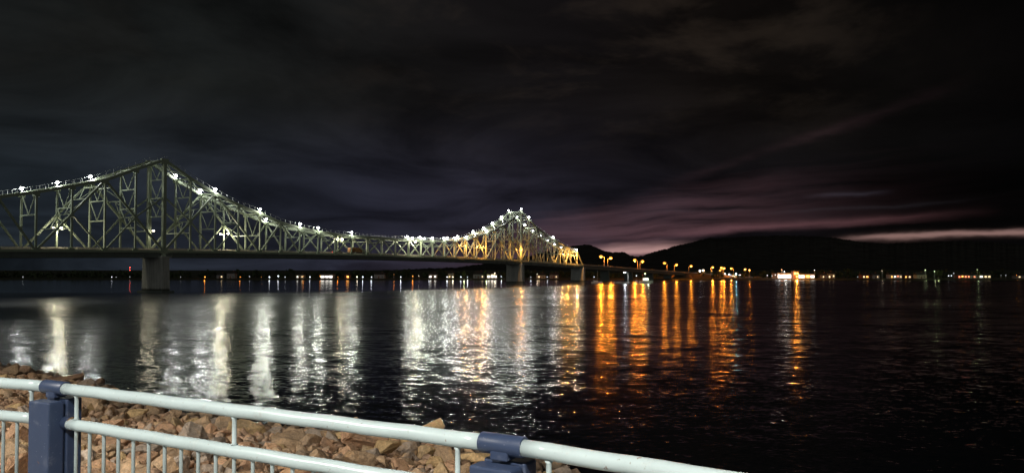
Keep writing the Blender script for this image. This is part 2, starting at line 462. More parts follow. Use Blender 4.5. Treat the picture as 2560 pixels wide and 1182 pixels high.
# ---------------------------------------------------------------- river
WAVE = 0.29
def build_water():
    me = MB().add([(-6000, -60, 0), (6000, -60, 0), (6000, 6000, 0), (-6000, 6000, 0)], [(0, 1, 2, 3)])
    m = bpy.data.materials.new('river_water'); m.use_nodes = True
    t = m.node_tree; g = NG(t); b = t.nodes['Principled BSDF']
    b.inputs['Base Color'].default_value = (.0025, .004, .0055, 1)
    b.inputs['IOR'].default_value = 1.33
    b.inputs['Specular IOR Level'].default_value = 0.5
    geo = g.node('ShaderNodeNewGeometry'); pos = geo.outputs['Position']
    sp = g.node('ShaderNodeSeparateXYZ'); t.links.new(pos, sp.inputs[0])
    px, py, pz = sp.outputs
    # slicks and calm lanes: no wind beyond the lee of the far bank
    lane = g.noise(g.xyz(g.m('MULTIPLY', px, 0.006), g.m('MULTIPLY', py, 0.03), 0.0), 1.0, 3, 0.5, 0.5)
    edge = g.m('MULTIPLY', g.m('MAXIMUM', g.m('ADD', px, 55.0), 0.0), 1.5)
    edge = g.m('ADD', edge, g.m('MULTIPLY', g.m('SUBTRACT', lane, 0.5), 60.0))
    calm = g.smooth(g.m('SUBTRACT', py, edge), 205.0, 225.0)
    amp = g.m('SUBTRACT', 1.0, g.m('MULTIPLY', calm, 0.82))
    amp = g.m('MULTIPLY', amp, g.ramp(lane, [(0.33, 0.6), (0.45, 1.0)]))
    # three sizes of wave, as slopes of the surface
    def slope(scale, stretch, k, off, detail=1.5):
        n = g.node('ShaderNodeTexNoise')
        t.links.new(g.xyz(g.m('MULTIPLY_ADD', px, stretch, off), g.m('MULTIPLY_ADD', px, 0.12, py), off), n.inputs['Vector'])
        n.inputs['Scale'].default_value = scale; n.inputs['Detail'].default_value = detail
        n.inputs['Roughness'].default_value = 0.55; n.inputs['Distortion'].default_value = 0.25
        v = g.node('ShaderNodeVectorMath', operation='SUBTRACT')
        t.links.new(n.outputs['Color'], v.inputs[0]); v.inputs[1].default_value = (.5, .5, .5)
        return g.scale(v.outputs[0], k)
    near = g.m('SUBTRACT', 1.0, g.smooth(py, 26.0, 62.0))
    midn = g.m('SUBTRACT', 1.0, g.m('MULTIPLY', g.smooth(py, 60.0, 150.0), 0.62))
    big = g.m('MULTIPLY_ADD', g.smooth(py, 28.0, 90.0), 0.65, 0.35)
    sl = g.vadd(g.scale(slope(0.34, 0.45, WAVE * .46, 11.0), big), g.scale(slope(2.0, 0.5, WAVE * .56, 37.0), midn))
    sl = g.vadd(sl, g.scale(slope(6.5, 0.5, WAVE * .95, 71.0), near))
    sl = g.vadd(sl, g.scale(slope(0.11, 0.35, WAVE * .40, 23.0), g.smooth(py, 70.0, 140.0)))
    sl = g.scale(sl, amp)
    s2 = g.node('ShaderNodeSeparateXYZ'); t.links.new(sl, s2.inputs[0])
    nv = g.node('ShaderNodeVectorMath', operation='NORMALIZE')
    t.links.new(g.xyz(g.m('MULTIPLY', s2.outputs[0], 1.4), s2.outputs[1], 1.0), nv.inputs[0])
    t.links.new(nv.outputs[0], b.inputs['Normal'])
    # ripples too small to resolve widen the gloss
    rgh = g.m('ADD', g.m('MULTIPLY_ADD', g.smooth(py, 26.0, 64.0), 0.100, 0.080), g.m('MULTIPLY', g.smooth(py, 55.0, 120.0), 0.050))
    rgh = g.m('MULTIPLY', rgh, g.m('MULTIPLY_ADD', amp, 0.65, 0.35))
    t.links.new(rgh, b.inputs['Roughness'])
    o = me.build('water', m)
    tag(o, kind='structure')
build_water()

# ---------------------------------------------------------------- far shore, hills
SHORE = 606.0
GZ = 1.0
def shore_y(x): return SHORE + 7 * math.sin(x * 0.013) + 3 * math.sin(x * 0.041 + 1)
def build_far_ground():
    xs = np.linspace(-1500, 1500, 181); prof = [(-12, -1.2), (0, 0.02), (6, 0.55), (16, 1.0), (40, 1.0), (120, 1.2), (400, 3), (1100, 12)]
    vs = []; fs = []
    for x in xs:
        for d, z in prof: vs.append((x, shore_y(x) + d, z))
    n = len(prof)
    for i in range(len(xs) - 1):
        for j in range(n - 1):
            a = i * n + j; fs.append((a, a + n, a + n + 1, a + 1))
    tag(MB().add(vs, fs).build('far_shore', M['far_ground'], smooth=True), kind='structure')
build_far_ground()

def hill_profile(pts, R, name, depth, rough, seed):
    """ridge seen at distance R, given as (picture column, picture row); real slopes in front and behind"""
    r = np.random.default_rng(seed)
    px = np.array([p[0] for p in pts]); py = np.array([p[1] for p in pts])
    cols = np.arange(px[0], px[-1] + 1, 2.5)
    top = np.interp(cols, px, py)
    k = np.zeros(len(cols))
    for s, a in ((3, 1.0), (9, 1.6), (23, 2.2)):
        q = r.normal(size=len(cols) + s * 4)
        q = np.convolve(q, np.ones(s) / s, 'same')[2 * s:2 * s + len(cols)]
        k += a * q * rough * 1.8
    top = top + k + r.normal(size=len(cols)) * .55
    vs = []; fs = []; rows = [-1.0, -0.72, -0.45, -0.22, 0.0, 0.4, 1.0]; hf = [0.0, .22, .52, .80, 1.0, .7, 0.0]
    for c, tp in zip(cols, top):
        u = (c - 1280) / F; H = max(2.0, (HOR - tp) / F * R + EYE)
        for q, f in zip(rows, hf):
            Y = R + q * depth
            wob = 1 + (0.12 * math.sin(c * 0.013 + q * 5) if 0 < f < 1 else 0)
            vs.append((u * Y, Y, 1.0 + H * f * wob))
    n = len(rows)
    for i in range(len(cols) - 1):
        for j in range(n - 1):
            a = i * n + j; fs.append((a, a + n, a + n + 1, a + 1))
    return tag(MB().add(vs, fs).build(name, M['hill'], smooth=True), kind='structure')
hill_profile([(-900, 681), (0, 681), (500, 681), (900, 679), (1150, 668), (1300, 645), (1400, 620), (1440, 613), (1462, 611), (1480, 614), (1505, 625),
              (1530, 631), (1560, 631), (1578, 639), (1600, 645), (1700, 655), (1900, 676)], 3600, 'hills', 900, 0.35, 3)
hill_profile([(1480, 680), (1540, 662), (1585, 645), (1612, 637), (1640, 629), (1668, 622), (1690, 615), (1720, 609), (1745, 602), (1775, 596), (1830, 593), (1900, 590),
              (1960, 589), (2030, 590), (2090, 595), (2130, 602), (2170, 607), (2220, 610), (2280, 607), (2340, 605), (2420, 602), (2480, 605), (2560, 612), (2800, 620), (3400, 655)],
             2500, 'hills', 800, 0.4, 5)

# ---------------------------------------------------------------- bridge
DX, DY = .509, .861
NX, NY = -.861, .509
W = 7.4
def B(s, off, z):
    return Vector((-104.9 + DX * s + NX * off, 220 + DY * s + NY * off, z))
dm = [0, 9, 18, 27, 36, 45, 54, 63, 72, 81, 108]; vm = [34, 29.4, 25.6, 22.6, 20.4, 17.9, 16.4, 15.5, 14.9, 14.6, 14.4]
dn = [0, 9, 18, 27, 36, 45, 54, 63, 72, 81]; vn = [34, 30.1, 26, 23.4, 20.9, 18.8, 16.8, 15, 13.4, 12]
def top_z(s):
    if s < 0: r = np.interp(-s, dn, vn)
    elif s > 216: r = np.interp(s - 216, dn, vn)
    else: r = np.interp(min(s, 216 - s), dm, vm)
    return float(r) + EYE
def deck_z(s):
    if s <= 297: return 7.5 - 0.85 * ((s - 108) / 108) ** 2 + EYE
    z = 4.9 - .0225 * (s - 297)
    if s > 520: z = 4.9 - .0225 * 223 - .016 * (s - 520)
    return z + EYE
def bot_z(s): return deck_z(s) - 0.25
ANG = math.atan2(DY, DX)

STN = [9 * k for k in range(-9, 34)]
bridge = thing('truss_bridge', B(108, W / 2, 0), 'long cantilever truss bridge with two tall peaks crossing the river at night', 'bridge')

def diag_list():
    """(s0, end0, s1, end1, width) with ends t(op), b(ottom), m(iddle of the main diagonal)"""
    out = []
    for tower, sg in ((0, 1), (0, -1), (216, 1), (216, -1)):
        T = lambda j: tower + sg * 9 * j
        out += [(T(0), 'b', T(2), 't', .62), (T(1), 'm02', T(2), 'b', .42), (T(1), 'm02', T(0), 'h', .40),
                (T(2), 't', T(4), 'b', .55), (T(3), 'm24', T(2), 'b', .40)]
    for k in range(4, 20):
        s0, s1 = 9 * k, 9 * (k + 1)
        up = (k % 2 == 0)
        out.append((s0, 'b' if up else 't', s1, 't' if up else 'b', .46))
    for a, sg in ((0, -1), (216, 1)):
        for k in range(4, 8):
            s0, s1 = a + sg * 9 * k, a + sg * 9 * (k + 1)
            up = (k % 2 == 0)
            out.append((s0, 'b' if up else 't', s1, 't' if up else 'b', .5))
        out.append((a + sg * 72, 't', a + sg * 81, 'b', .66))
    return out
def mid_z(a, b, ea, eb):
    za = bot_z(a) if ea == 'b' else top_z(a); zb = bot_z(b) if eb == 'b' else top_z(b)
    return (za + zb) / 2
def end_pt(s, e, off, other=None):
    if e == 't': z = top_z(s)
    elif e == 'b': z = bot_z(s)
    elif e == 'h': z = bot_z(s) + 0.60 * (top_z(s) - bot_z(s))
    else:
        near0 = 0 if s < 108 else 216
        sg = 1 if s > near0 else -1
        if e == 'm02': z = (bot_z(near0) + top_z(near0 + sg * 18)) / 2
        else: z = (top_z(near0 + sg * 18) + bot_z(near0 + sg * 36)) / 2
    return B(s, off, z)

DL = diag_list()
for off in (0.0, W):
    tr = MB()
    ends = [s for s in STN if -72 <= s <= 288]
    for a, b in zip(ends[:-1], ends[1:]):
        tr.beam(B(a, off, top_z(a)), B(b, off, top_z(b)), .72, .8)
    truss = tr.build('truss', M['truss'], bridge)
    lc = MB()
    for a, b in zip(STN[:-1], STN[1:]):
        lc.beam(B(a, off, bot_z(a)), B(b, off, bot_z(b)), .62, .66)
    lc.build('bottom_chord', M['truss'], truss)
    for s in ends:
        w = 1.05 if s in (0, 216) else .5
        big = 1.5 if s in (0, 216) else 1.0
        vp = MB().beam(B(s, off, bot_z(s) + .33), B(s, off, top_z(s) - .3), w, w * .9)
        vp.box(B(s, off, top_z(s) - .45), (1.5 * big, .78, 1.1 * big), ANG).box(B(s, off, bot_z(s) + .25), (1.5 * big, .70, 1.2 * big), ANG)
        vp.build('vertical_post', M['truss'], truss)
    for s0, e0, s1, e1, w in DL:
        MB().beam(end_pt(s0, e0, off), end_pt(s1, e1, off), w * .8, w).build('diagonal', M['truss'], truss)
    # maintenance hand rail on the top chord
    hr = MB()
    fine = np.arange(-72, 288.1, 2.25)
    for s in fine:
        hr.beam(B(s, off, top_z(s) + .35), B(s, off, top_z(s) + 1.45), .07)
    for a, b in zip(fine[:-1], fine[1:]):
        hr.beam(B(a, off, top_z(a) + 1.42), B(b, off, top_z(b) + 1.42), .05)
    hr.build('hand_rail', M['galv'], truss)

for s in [k for k in STN if -72 <= k <= 288]:
    t, bz = top_z(s), bot_z(s)
    h = t - bz
    sw = MB()
    sw.beam(B(s, .3, t - .1), B(s, W - .3, t - .1), .42, .5)
    zs = [t - .2]
    floor_clear = bz + 5.4
    step = 5.6 if h > 14 else max(2.2, h - 6.2)
    z = t - .2
    while z - step > floor_clear - .4:
        sw.beam(B(s, .2, z), B(s, W / 2, z - step + .1), .2)
        sw.beam(B(s, W - .2, z), B(s, W / 2, z - step + .1), .2)
        sw.beam(B(s, .2, z - step), B(s, W - .2, z - step), .3)
        z -= step
    if z == t - .2:
        sw.beam(B(s, .2, floor_clear), B(s, W - .2, floor_clear), .3)
    sw.build('sway_frame', M['truss'], bridge)
lb = MB()
ss = [k for k in STN if -72 <= k <= 288]
for a, b in zip(ss[:-1], ss[1:]):
    lb.beam(B(a, .3, top_z(a)), B(b, W - .3, top_z(b)), .24)
    lb.beam(B(a, W - .3, top_z(a)), B(b, .3, top_z(b)), .24)
for a, b in ((-72, -81), (288, 297)):
    lb.beam(B(a, .3, top_z(a) - .2), B((a + b) / 2, W / 2, (top_z(a) + bot_z(b)) / 2 + 2), .24)
    lb.beam(B(a, W - .3, top_z(a) - .2), B((a + b) / 2, W / 2, (top_z(a) + bot_z(b)) / 2 + 2), .24)
lb.build('lateral_bracing', M['truss'], bridge)
# frames between the two main diagonals
for tower, sg in ((0, 1), (0, -1), (216, 1), (216, -1)):
    df = MB()
    for (sa, ea, sb, eb) in ((0, 'b', 18, 't'), (18, 't', 36, 'b')):
        for f0, f1 in ((.3, .5), (.5, .72), (.72, .9)):
            def pt(f, off):
                s = tower + sg * (sa + (sb - sa) * f)
                za = bot_z(tower + sg * sa) if ea == 'b' else top_z(tower + sg * sa)
                zb = bot_z(tower + sg * sb) if eb == 'b' else top_z(tower + sg * sb)
                return B(s, off, za + (zb - za) * f)
            if ea == 't': f0, f1 = 1 - f1, 1 - f0
            df.beam(pt(f0, .2), pt(f0, W - .2), .25); df.beam(pt(f1, .2), pt(f1, W - .2), .25)
            df.beam(pt(f0, .2), pt(f1, W / 2), .16); df.beam(pt(f0, W - .2), pt(f1, W / 2), .16)
    df.build('portal_bracing', M['truss'], bridge)

# floor system
S0, S1 = -150, 297
fine = [s for s in range(S0, S1 + 1, 9)]
if fine[-1] != S1: fine.append(S1)
sl = MB(); fb = MB(); pf = MB(); pn = MB(); rp = MB()
for a, b in zip(fine[:-1], fine[1:]):
    sl.beam(B(a, W / 2, deck_z(a) - .12), B(b, W / 2, deck_z(b) - .12), W - .75, .24)
    for o in (.42, W - .42):
        fb.beam(B(a, o, deck_z(a) - 1.35), B(b, o, deck_z(b) - 1.35), .35, 1.5)
    for o in (W * .33, W * .66):
        fb.beam(B(a, o, deck_z(a) - .8), B(b, o, deck_z(b) - .8), .3, .9)
    pf.beam(B(a, W - .62, deck_z(a) + .42), B(b, W - .62, deck_z(b) + .42), .22, .84)
    pn.beam(B(a, .62, deck_z(a) + .20), B(b, .62, deck_z(b) + .20), .22, .40)
    for q in (.45, .85):
        rp.beam(B(a, .62, deck_z(a) + q), B(b, .62, deck_z(b) + q), .07, .09)
for s in fine:
    fb.beam(B(s, 0, deck_z(s) - 1.2), B(s, W, deck_z(s) - 1.2), .45, 1.4)
for s in np.arange(S0, S1, 4.5):
    rp.beam(B(s, .62, deck_z(s)), B(s, .62, deck_z(s) + .95), .12)
deck = sl.build('road_deck', M['deck'], bridge)
fb.build('floor_beam', M['steel_dark'], deck)
pf.build('parapet', M['parapet'], deck)
pn.build('kerb', M['parapet'], deck)
rp.build('guard_rail', M['galv'], deck)
for s, L, T, dz in ((0, 10.4, 2.6, 1.6), (216, 10.6, 2.8, 1.6), (297, 9.6, 2.4, 1.4), (-81, 9.6, 2.4, 1.6), (-140, 9.6, 2.0, 1.6)):
    p = MB()
    zt = deck_z(s) - 2.1
    c = B(s, W / 2, zt / 2 - .8)
    p.box(c, (T, L, zt + 1.6), ANG, top=.94)
    pier = p.build('pier', M['concrete'], bridge, bevel=.15)
    MB().box(B(s, W / 2, zt + .18), (T + .35, L + .4, .55), ANG).build('cap', M['concrete'], pier)
    MB().box(B(s, W / 2, .1), (T + 1.6, L + 1.8, .9), ANG).build('footing', M['steel_dark'], pier)
    br = MB()
    for o in (0, W): br.box(B(s, o, zt + .8), (1.3, .9, .9), ANG, top=.6)
    br.build('bearing', M['truss'], pier)

# ---- floodlights on the top chords
flood_near = [18, 36, 54, 63, 81, 116, 125, 134, 143, 152, 162, 180, 216, 225, 255, 287]
flood_far = [-45, -36, -27, -18, 9, 18, 45, 129, 138, 156, 165, 179, 189, 198, 207, 215, 224, 233, 243, 252, 262, 271, 280]
dim_far = {215, 243, 252, 262, 271, 171}
PROTO = {}
def floodlight(s, off, label, grp, power, small=False):
    z = top_z(s) + .4
    base = B(s, off, z)
    if 'flood' not in PROTO:
        o = thing('floodlight', base, label, 'floodlight', grp)
        q = MB(); q.beam(base, base + Vector((0, 0, 1.0)), .12); q.beam(base + Vector((0, 0, 1.0)), base + Vector((0, 0, 1.9)), .06)
        q.build('mast', M['galv'], o)
        MB().box(base + Vector((0, 0, 1.42)), (.9, .9, .16), ANG, top=.7).build('housing', M['housing'], o)
        MB().ball(base + Vector((0, 0, 1.0)), .40, .8).build('lens', M['lens_white'], o, smooth=True)
        PROTO['flood'] = o
    else:
        o = copy_tree(PROTO['flood']); o.location = base
        tag(o, label, None, grp)
    fc = (.97, 1.0, .84) if 30 < s < 150 else (.97, 1.0, .92)
    # point lamp offset to the camera side, so the truss faces seen are lit
    light('flood_lamp', base + Vector((NX * -.62, NY * -.62, .92)), power * 1.1, fc, .28)
for lst, off, nm in ((flood_near, 0.0, 'nearer'), (flood_far, W, 'farther')):
    for i, s in enumerate(lst):
        p = P_FLOOD * (.35 if (off and s in dim_far) else 1.0) * (.80 if s > 110 else 1.0) * (1.4 if off and 0 < s < 50 else 1.0)
        floodlight(s, off, f'white floodlight on the {nm} top chord of the bridge, {ORD[i]} from the left', 'floodlights along the top chords of the bridge', p)

# ---- roadway lamps hung on the far truss
road_lamps = [(-27, 'w', W), (0, 'w', W), (27, 'w', W), (81, 'w', W), (120, 'w', 0), (159, 'o', 0), (175, 'o', 0), (214, 'o', 0), (272, 'o', 0), (284, 'o', 0)]
for i, (s, c, off) in enumerate(road_lamps):
    z = deck_z(s); k = 1 if off == 0 else -1
    base = B(s, off, z + 5.9)
    o = thing('road_lamp', base, f'{"white" if c == "w" else "orange sodium"} roadway lamp inside the bridge truss, {ORD[i]} from the left', 'street lamp', 'lamps over the bridge roadway')
    arm = MB(); heads = MB(); lens = MB()
    h1, h2 = B(s, off + 2.3 * k, z + 6.3), B(s, off - 1.5 * k, z + 6.3)  # second head outside the truss, added to light its outer faces
    arm.tube([h2, base, h1], .07, 6).build('arm', M['galv'], o)
    for hd in (h1, h2):
        MB().box(hd + Vector((0, 0, .1)), (.5, 1.0, .2), ANG).build('lamp_head', M['housing'], o)
        MB().ball(hd - Vector((0, 0, .12)), .34, .6).build('lens', M['lens_warm' if c == 'w' else 'lens_orange'], o, smooth=True)
        light('road_light', hd - Vector((0, 0, .66)), P_ROAD * ((.07 if s == 0 else .6) if c == 'w' else {159: .7, 214: .8}.get(s, 1.4)), (1.0, .93, .66) if c == 'w' else (1.0, .42, .08), .3)

# ---- approach viaduct
via = thing('approach_viaduct', B(400, W / 2, 0), 'low dark viaduct carrying the road from the truss bridge to the far bank', 'bridge')
sl = MB(); gd = MB(); pr = MB(); rl = MB()
vs_ = list(range(297, 520, 16)) + [520]
for a, b in zip(vs_[:-1], vs_[1:]):
    sl.beam(B(a, W / 2, deck_z(a) - .15), B(b, W / 2, deck_z(b) - .15), W + 1, .3)
    for o in (.5, W / 2, W - .5):
        gd.beam(B(a, o, deck_z(a) - 1.25), B(b, o, deck_z(b) - 1.25), .4, 1.9)
    pr.beam(B(a, W + .3, deck_z(a) + .4), B(b, W + .3, deck_z(b) + .4), .25, .8)
    pr.beam(B(a, -.3, deck_z(a) + .2), B(b, -.3, deck_z(b) + .2), .25, .4)
    for q in (.6, .95): rl.beam(B(a, -.3, deck_z(a) + q), B(b, -.3, deck_z(b) + q), .07)
for s in np.arange(297, 520, 4): rl.beam(B(s, -.3, deck_z(s) + .3), B(s, -.3, deck_z(s) + 1.0), .1)
sl.build('road_deck', M['deck'], via); gd.build('girder', M['steel_dark'], via); pr.build('parapet', M['parapet'], via); rl.build('guard_rail', M['galv'], via)
for s in (341, 386, 431, 476):
    zt = deck_z(s) - 2.2
    MB().box(B(s, W / 2, zt / 2 - .5), (1.6, W - .4, zt + 1), ANG, top=.9).build('pier', M['steel_dark'], via, bevel=.1)

via_lamps = [(331, 0), (355, 1), (395, 0), (420, 1), (464, 0), (506, 1), (550, 1), (626, 1), (648, 0), (672, 1), (690, 0)]
for i, (s, far) in enumerate(via_lamps):
    z = deck_z(s); off = W + .1 if far else -.1
    base = B(s, off, z)
    k = -1 if far else 1
    hgt = 7.6 if s < 600 else 8.2
    o = thing('street_lamp', base, f'orange sodium street lamp beside the approach road, {ORD[i]} from the left', 'street lamp', 'sodium lamps along the approach road')
    # arms reach out to the right on the far kerb and to the left on the near kerb
    out = Vector((2.2, .2, 0)) if far else Vector((-2.2, .2, 0))
    hd = base + out + Vector((0, 0, hgt))
    MB().tube([base, base + Vector((0, 0, hgt - .8)), base + out * .25 + Vector((0, 0, hgt - .1)), hd], [.16, .12, .1, .08], 8).build('pole', M['galv'], o)
    MB().box(hd + Vector((0, 0, .12)), (1.2, .55, .25), 0, top=.75).build('lamp_head', M['housing'], o)
    MB().ball(hd - Vector((0, 0, .5)), 1.2, .75).build('lens', M['lens_orange'], o, smooth=True)  # ball far larger than a lens, its size stands for the glow
    light('sodium_light', hd - Vector((0, 0, 1.8)), P_VIADUCT * (1.0 if s < 440 or s > 600 else .55), ORANGE, .35)

# abutment mound and causeway
def mound(name, label, path, wtop, wbot, seed, m):
    r = np.random.default_rng(seed); vs = []; fs = []
    n = 13
    for i, (x, y, zt) in enumerate(path):
        d = Vector((path[min(i + 1, len(path) - 1)][0] - path[max(i - 1, 0)][0], path[min(i + 1, len(path) - 1)][1] - path[max(i - 1, 0)][1], 0)).normalized()
        nn = Vector((-d.y, d.x, 0))
        for j in range(n):
            q = -1 + 2 * j / (n - 1)
            a = abs(q)
            wx = wtop if a < .35 else wtop + (wbot - wtop) * (a - .35) / .65
            z = zt if a < .35 else zt * (1 - ((a - .35) / .65) ** .9) - .3 * (a > .98)
            off = math.copysign(wx * (a / .35 if a < .35 else 1), q) if a > 0 else 0
            jit = 0 if a < .35 else .5
            vs.append((x + nn.x * off + r.normal() * jit, y + nn.y * off + r.normal() * jit, z + r.normal() * jit * .5))
    for i in range(len(path) - 1):
        for j in range(n - 1):
            a = i * n + j; fs.append((a, a + n, a + n + 1, a + 1))
    fs.append(tuple(range(n))); fs.append(tuple((len(path) - 1) * n + j for j in range(n))[::-1])
    return tag(MB().add(vs, fs).build(name, m), kind='structure')
path = []
for s in np.arange(508, 780, 6.0):
    p = B(s, W / 2, 0); path.append((p.x, p.y, max(.9, deck_z(s) - .25)))
path[0] = (path[0][0], path[0][1], path[0][2] * .35); path[1] = (path[1][0], path[1][1], path[1][2] * .85)
mound('embankment', '', path, 5.2, 15.0, 9, M['embank'])
rd = MB()
for s in np.arange(514, 776, 8.0):
    rd.beam(B(s, W / 2, deck_z(s) - .06), B(s + 8, W / 2, deck_z(s + 8) - .06), W, .2)
tag(rd.build('road', M['deck']), kind='structure')
# guard rail along the causeway
gr = MB()
for s in np.arange(516, 776, 4.0):
    gr.beam(B(s, -.3, deck_z(s) - .2), B(s, -.3, deck_z(s) + .75), .14)
    gr.beam(B(s, -.3, deck_z(s) + .6), B(s + 4, -.3, deck_z(s + 4) + .6), .06, .3)
tag(gr.build('guard_rail_fence', M['galv']), 'low steel guard rail along the top of the rocky causeway', 'guard rail')

# ---------------------------------------------------------------- vehicles on the bridge
def wheel(parent, c, r, axis):
    c = Vector(c); w = MB().tube([c - axis * .12, c + axis * .12], r, 14).build('wheel', M['rubber'], parent)
    MB().tube([c - axis * .13, c + axis * .13], r * .55, 10).build('rim', M['galv'], w)
def car(s, off, label, paint):
    f = Vector((DX, DY, 0)); n = Vector((NX, NY, 0)); o0 = B(s, off, deck_z(s))
    o = thing('car', o0, label, 'car')
    side = [(-2.2, .35), (-2.2, .85), (-1.9, 1.0), (-1.3, 1.05), (-.7, 1.48), (.7, 1.5), (1.6, 1.02), (2.15, .9), (2.25, .35)]
    def ext(prof, w, name, m, par, bev=.05):
        k = len(prof); vs = [o0 + f * a + n * (-w) + Vector((0, 0, z)) for a, z in prof] + [o0 + f * a + n * w + Vector((0, 0, z)) for a, z in prof]
        fs = [tuple(range(k)), tuple(range(k, 2 * k))[::-1]] + [(i, k + i, k + (i + 1) % k, (i + 1) % k) for i in range(k)]
        return MB().add(vs, fs).build(name, m, par, bevel=bev)
    body = ext(side, .86, 'body', paint, o)
    ext([(-.95, 1.08), (-.62, 1.40), (.62, 1.42), (1.35, 1.06)], .875, 'window', M['glass'], o, .02)
    for a in (-1.4, 1.45):
        for b in (-.8, .8): wheel(o, o0 + f * a + n * b + Vector((0, 0, .33)), .33, n)
    for b in (-.6, .6):
        MB().ball(o0 + f * 2.22 + n * b + Vector((0, 0, .68)), .13).build('headlight', M['lens_warm'], o)
        MB().ball(o0 - f * 2.18 + n * b + Vector((0, 0, .75)), .10).build('tail_light', M['lens_red'], o)
car(76, W * .36, 'white car crossing the bridge behind an orange truck', M['car_white'])
def truck(s, off):
    f = Vector((DX, DY, 0)); n = Vector((NX, NY, 0)); o0 = B(s, off, deck_z(s))
    o = thing('truck', o0, 'orange covered truck on the bridge roadway near the middle of the span', 'truck')
    MB().box(o0 + f * -1 + Vector((0, 0, 1.75)), (6.4, 2.3, 1.9), ANG, top=.94).build('cargo_box', M['car_orange'], o, bevel=.12)
    MB().box(o0 + f * -.3 + Vector((0, 0, .68)), (8.0, .9, .25), ANG).build('chassis', M['rubber'], o)
    cab = MB().box(o0 + f * 3.3 + Vector((0, 0, 1.35)), (1.8, 2.1, 1.6), ANG, top=.88).build('cab', M['car_white'], o, bevel=.1)
    MB().box(o0 + f * 4.14 + Vector((0, 0, 1.72)), (.14, 1.7, .6), ANG).build('window', M['glass'], cab)
    for a in (-3.2, -2.2, 2.9):
        for b in (-.95, .95): wheel(o, o0 + f * a + n * b + Vector((0, 0, .45)), .45, n)
truck(87, W * .36)

# ---------------------------------------------------------------- far shore town
def far(px, d): return (px - 1280) / F * d
def zrow(py, d): return EYE + (HOR - py) / F * d
def street_lamp(px, py, c, label, grp, d=632, power=0.0, r=.42, arm=False):
    r *= .50 + .55 * ((px * 7919 % 97) / 97.0); power *= .4 + 1.1 * ((px * 104729 % 89) / 89.0)
    x = far(px, d); z = max(zrow(py, d), 2.4); base = (x, d, GZ)
    o = thing('street_lamp', base, label, 'street lamp', grp)
    MB().tube([(x, d, GZ - .1), (x, d, z + .2)], [.13, .08], 6).build('pole', M['galv'], o)
    MB().box((x, d, z + r * .9 + .08), (r * 1.9, r * 1.4, .14)).build('lamp_head', M['housing'], o)
    MB().ball((x, d, z), r, .9, 8, 6).build('lens', M['far_' + c], o, smooth=True)
    if power:
        cc = {'white': WHITE, 'warm': WARM, 'orange': ORANGE, 'red': (1, .1, .05), 'cyan': (.3, .8, 1), 'green': (.8, 1, .5)}[c]
        light('shore_light', (x, d - 1.2, max(z - .3, 1.6)), power, cc, .3)
CN = {'white': 'white', 'warm': 'pale yellow', 'orange': 'orange', 'red': 'red', 'cyan': 'bluish', 'green': 'greenish'}
left_lamps = [(58, 703, 'white', 0), (280, 699, 'white', 0), (291, 698, 'white', 0), (325, 696, 'white', 0), (452, 704, 'white', 0), (513, 700, 'orange', 60),
              (601, 694, 'orange', 20), (624, 691, 'white', 0), (654, 697, 'orange', 0), (674, 694, 'white', 30), (696, 690, 'white', 30), (713, 693, 'white', 0),
              (759, 690, 'orange', 30), (775, 695, 'white', 30), (801, 690, 'orange', 30), (845, 695, 'orange', 60), (867, 688, 'orange', 30), (893, 695, 'warm', 30),
              (907, 693, 'white', 30), (929, 693, 'white', 40), (985, 686, 'orange', 30), (1002, 693, 'white', 60), (1032, 690, 'orange', 50), (1047, 689, 'warm', 0),
              (1073, 693, 'white', 20), (1118, 693, 'white', 60), (1132, 692, 'warm', 50), (1152, 694, 'white', 20), (1169, 694, 'white', 80), (1237, 683, 'warm', 60), (1253, 691, 'white', 60)]
for i, (px, py, c, pw) in enumerate(left_lamps):
    street_lamp(px, py, c, f'{CN[c]} street lamp on the far shore under the bridge, {ORD[i]} from left', 'far shore lamps seen under the bridge', power=pw * 2, r=.30 if pw == 0 else .46)
mid_lamps = [(1327, 692, 'white', 40), (1343, 685, 'warm', 40), (1368, 692, 'white', 30), (1485, 693, 'white', 0), (1519, 692, 'white', 0), (1591, 689, 'white', 0), (1607, 687, 'red', 0)]
for i, (px, py, c, pw) in enumerate(mid_lamps):
    street_lamp(px, py, c, f'{CN[c]} street lamp on the far shore by the truss end, {ORD[i]} from left', 'far shore lamps near the end of the truss', power=pw * 2, r=.34)
right_lamps = [(1918, 688, 'white', 0), (1930, 689, 'white', 0), (1938, 687, 'white', 30), (1947, 686, 'white', 60), (1954, 674, 'orange', 80), (1961, 679, 'white', 150), (2036, 675, 'white', 0),
               (2144, 692, 'white', 0), (2205, 677, 'warm', 90), (2313, 675, 'green', 120), (2336, 678, 'green', 120), (2371, 689, 'white', 0), (2378, 689, 'white', 0), (2384, 683, 'white', 0),
               (2443, 674, 'green', 120), (2502, 688, 'white', 0), (2514, 688, 'white', 0), (2541, 687, 'orange', 60)]
for i, (px, py, c, pw) in enumerate(right_lamps):
    street_lamp(px, py, c, f'{CN[c]} street lamp on the dark right bank, {ORD[i]} from left', 'lamps on the far bank right of the bridge', power=pw * 2, r=.32 if pw == 0 else .44)
# lights at the end of the causeway
cause = [(1750, 677, 'white', 0), (1758, 676, 'warm', 0), (1779, 677, 'orange', 0), (1800, 676, 'orange', 30), (1812, 684, 'white', 60), (1823, 685, 'white', 0), (1840, 684, 'cyan', 1800), (1850, 688, 'red', 20),
         (1863, 674, 'orange', 400), (1873, 675, 'orange', 400)]
for i, (px, py, c, pw) in enumerate(cause):
    street_lamp(px, py, c, f'{CN[c]} lamp at the landing of the approach road, {ORD[i]} from the left', 'lamps at the landing of the approach road', d=800, power=pw * 5, r=1.5)  # oversized lens balls, the lamps' glow put into their size
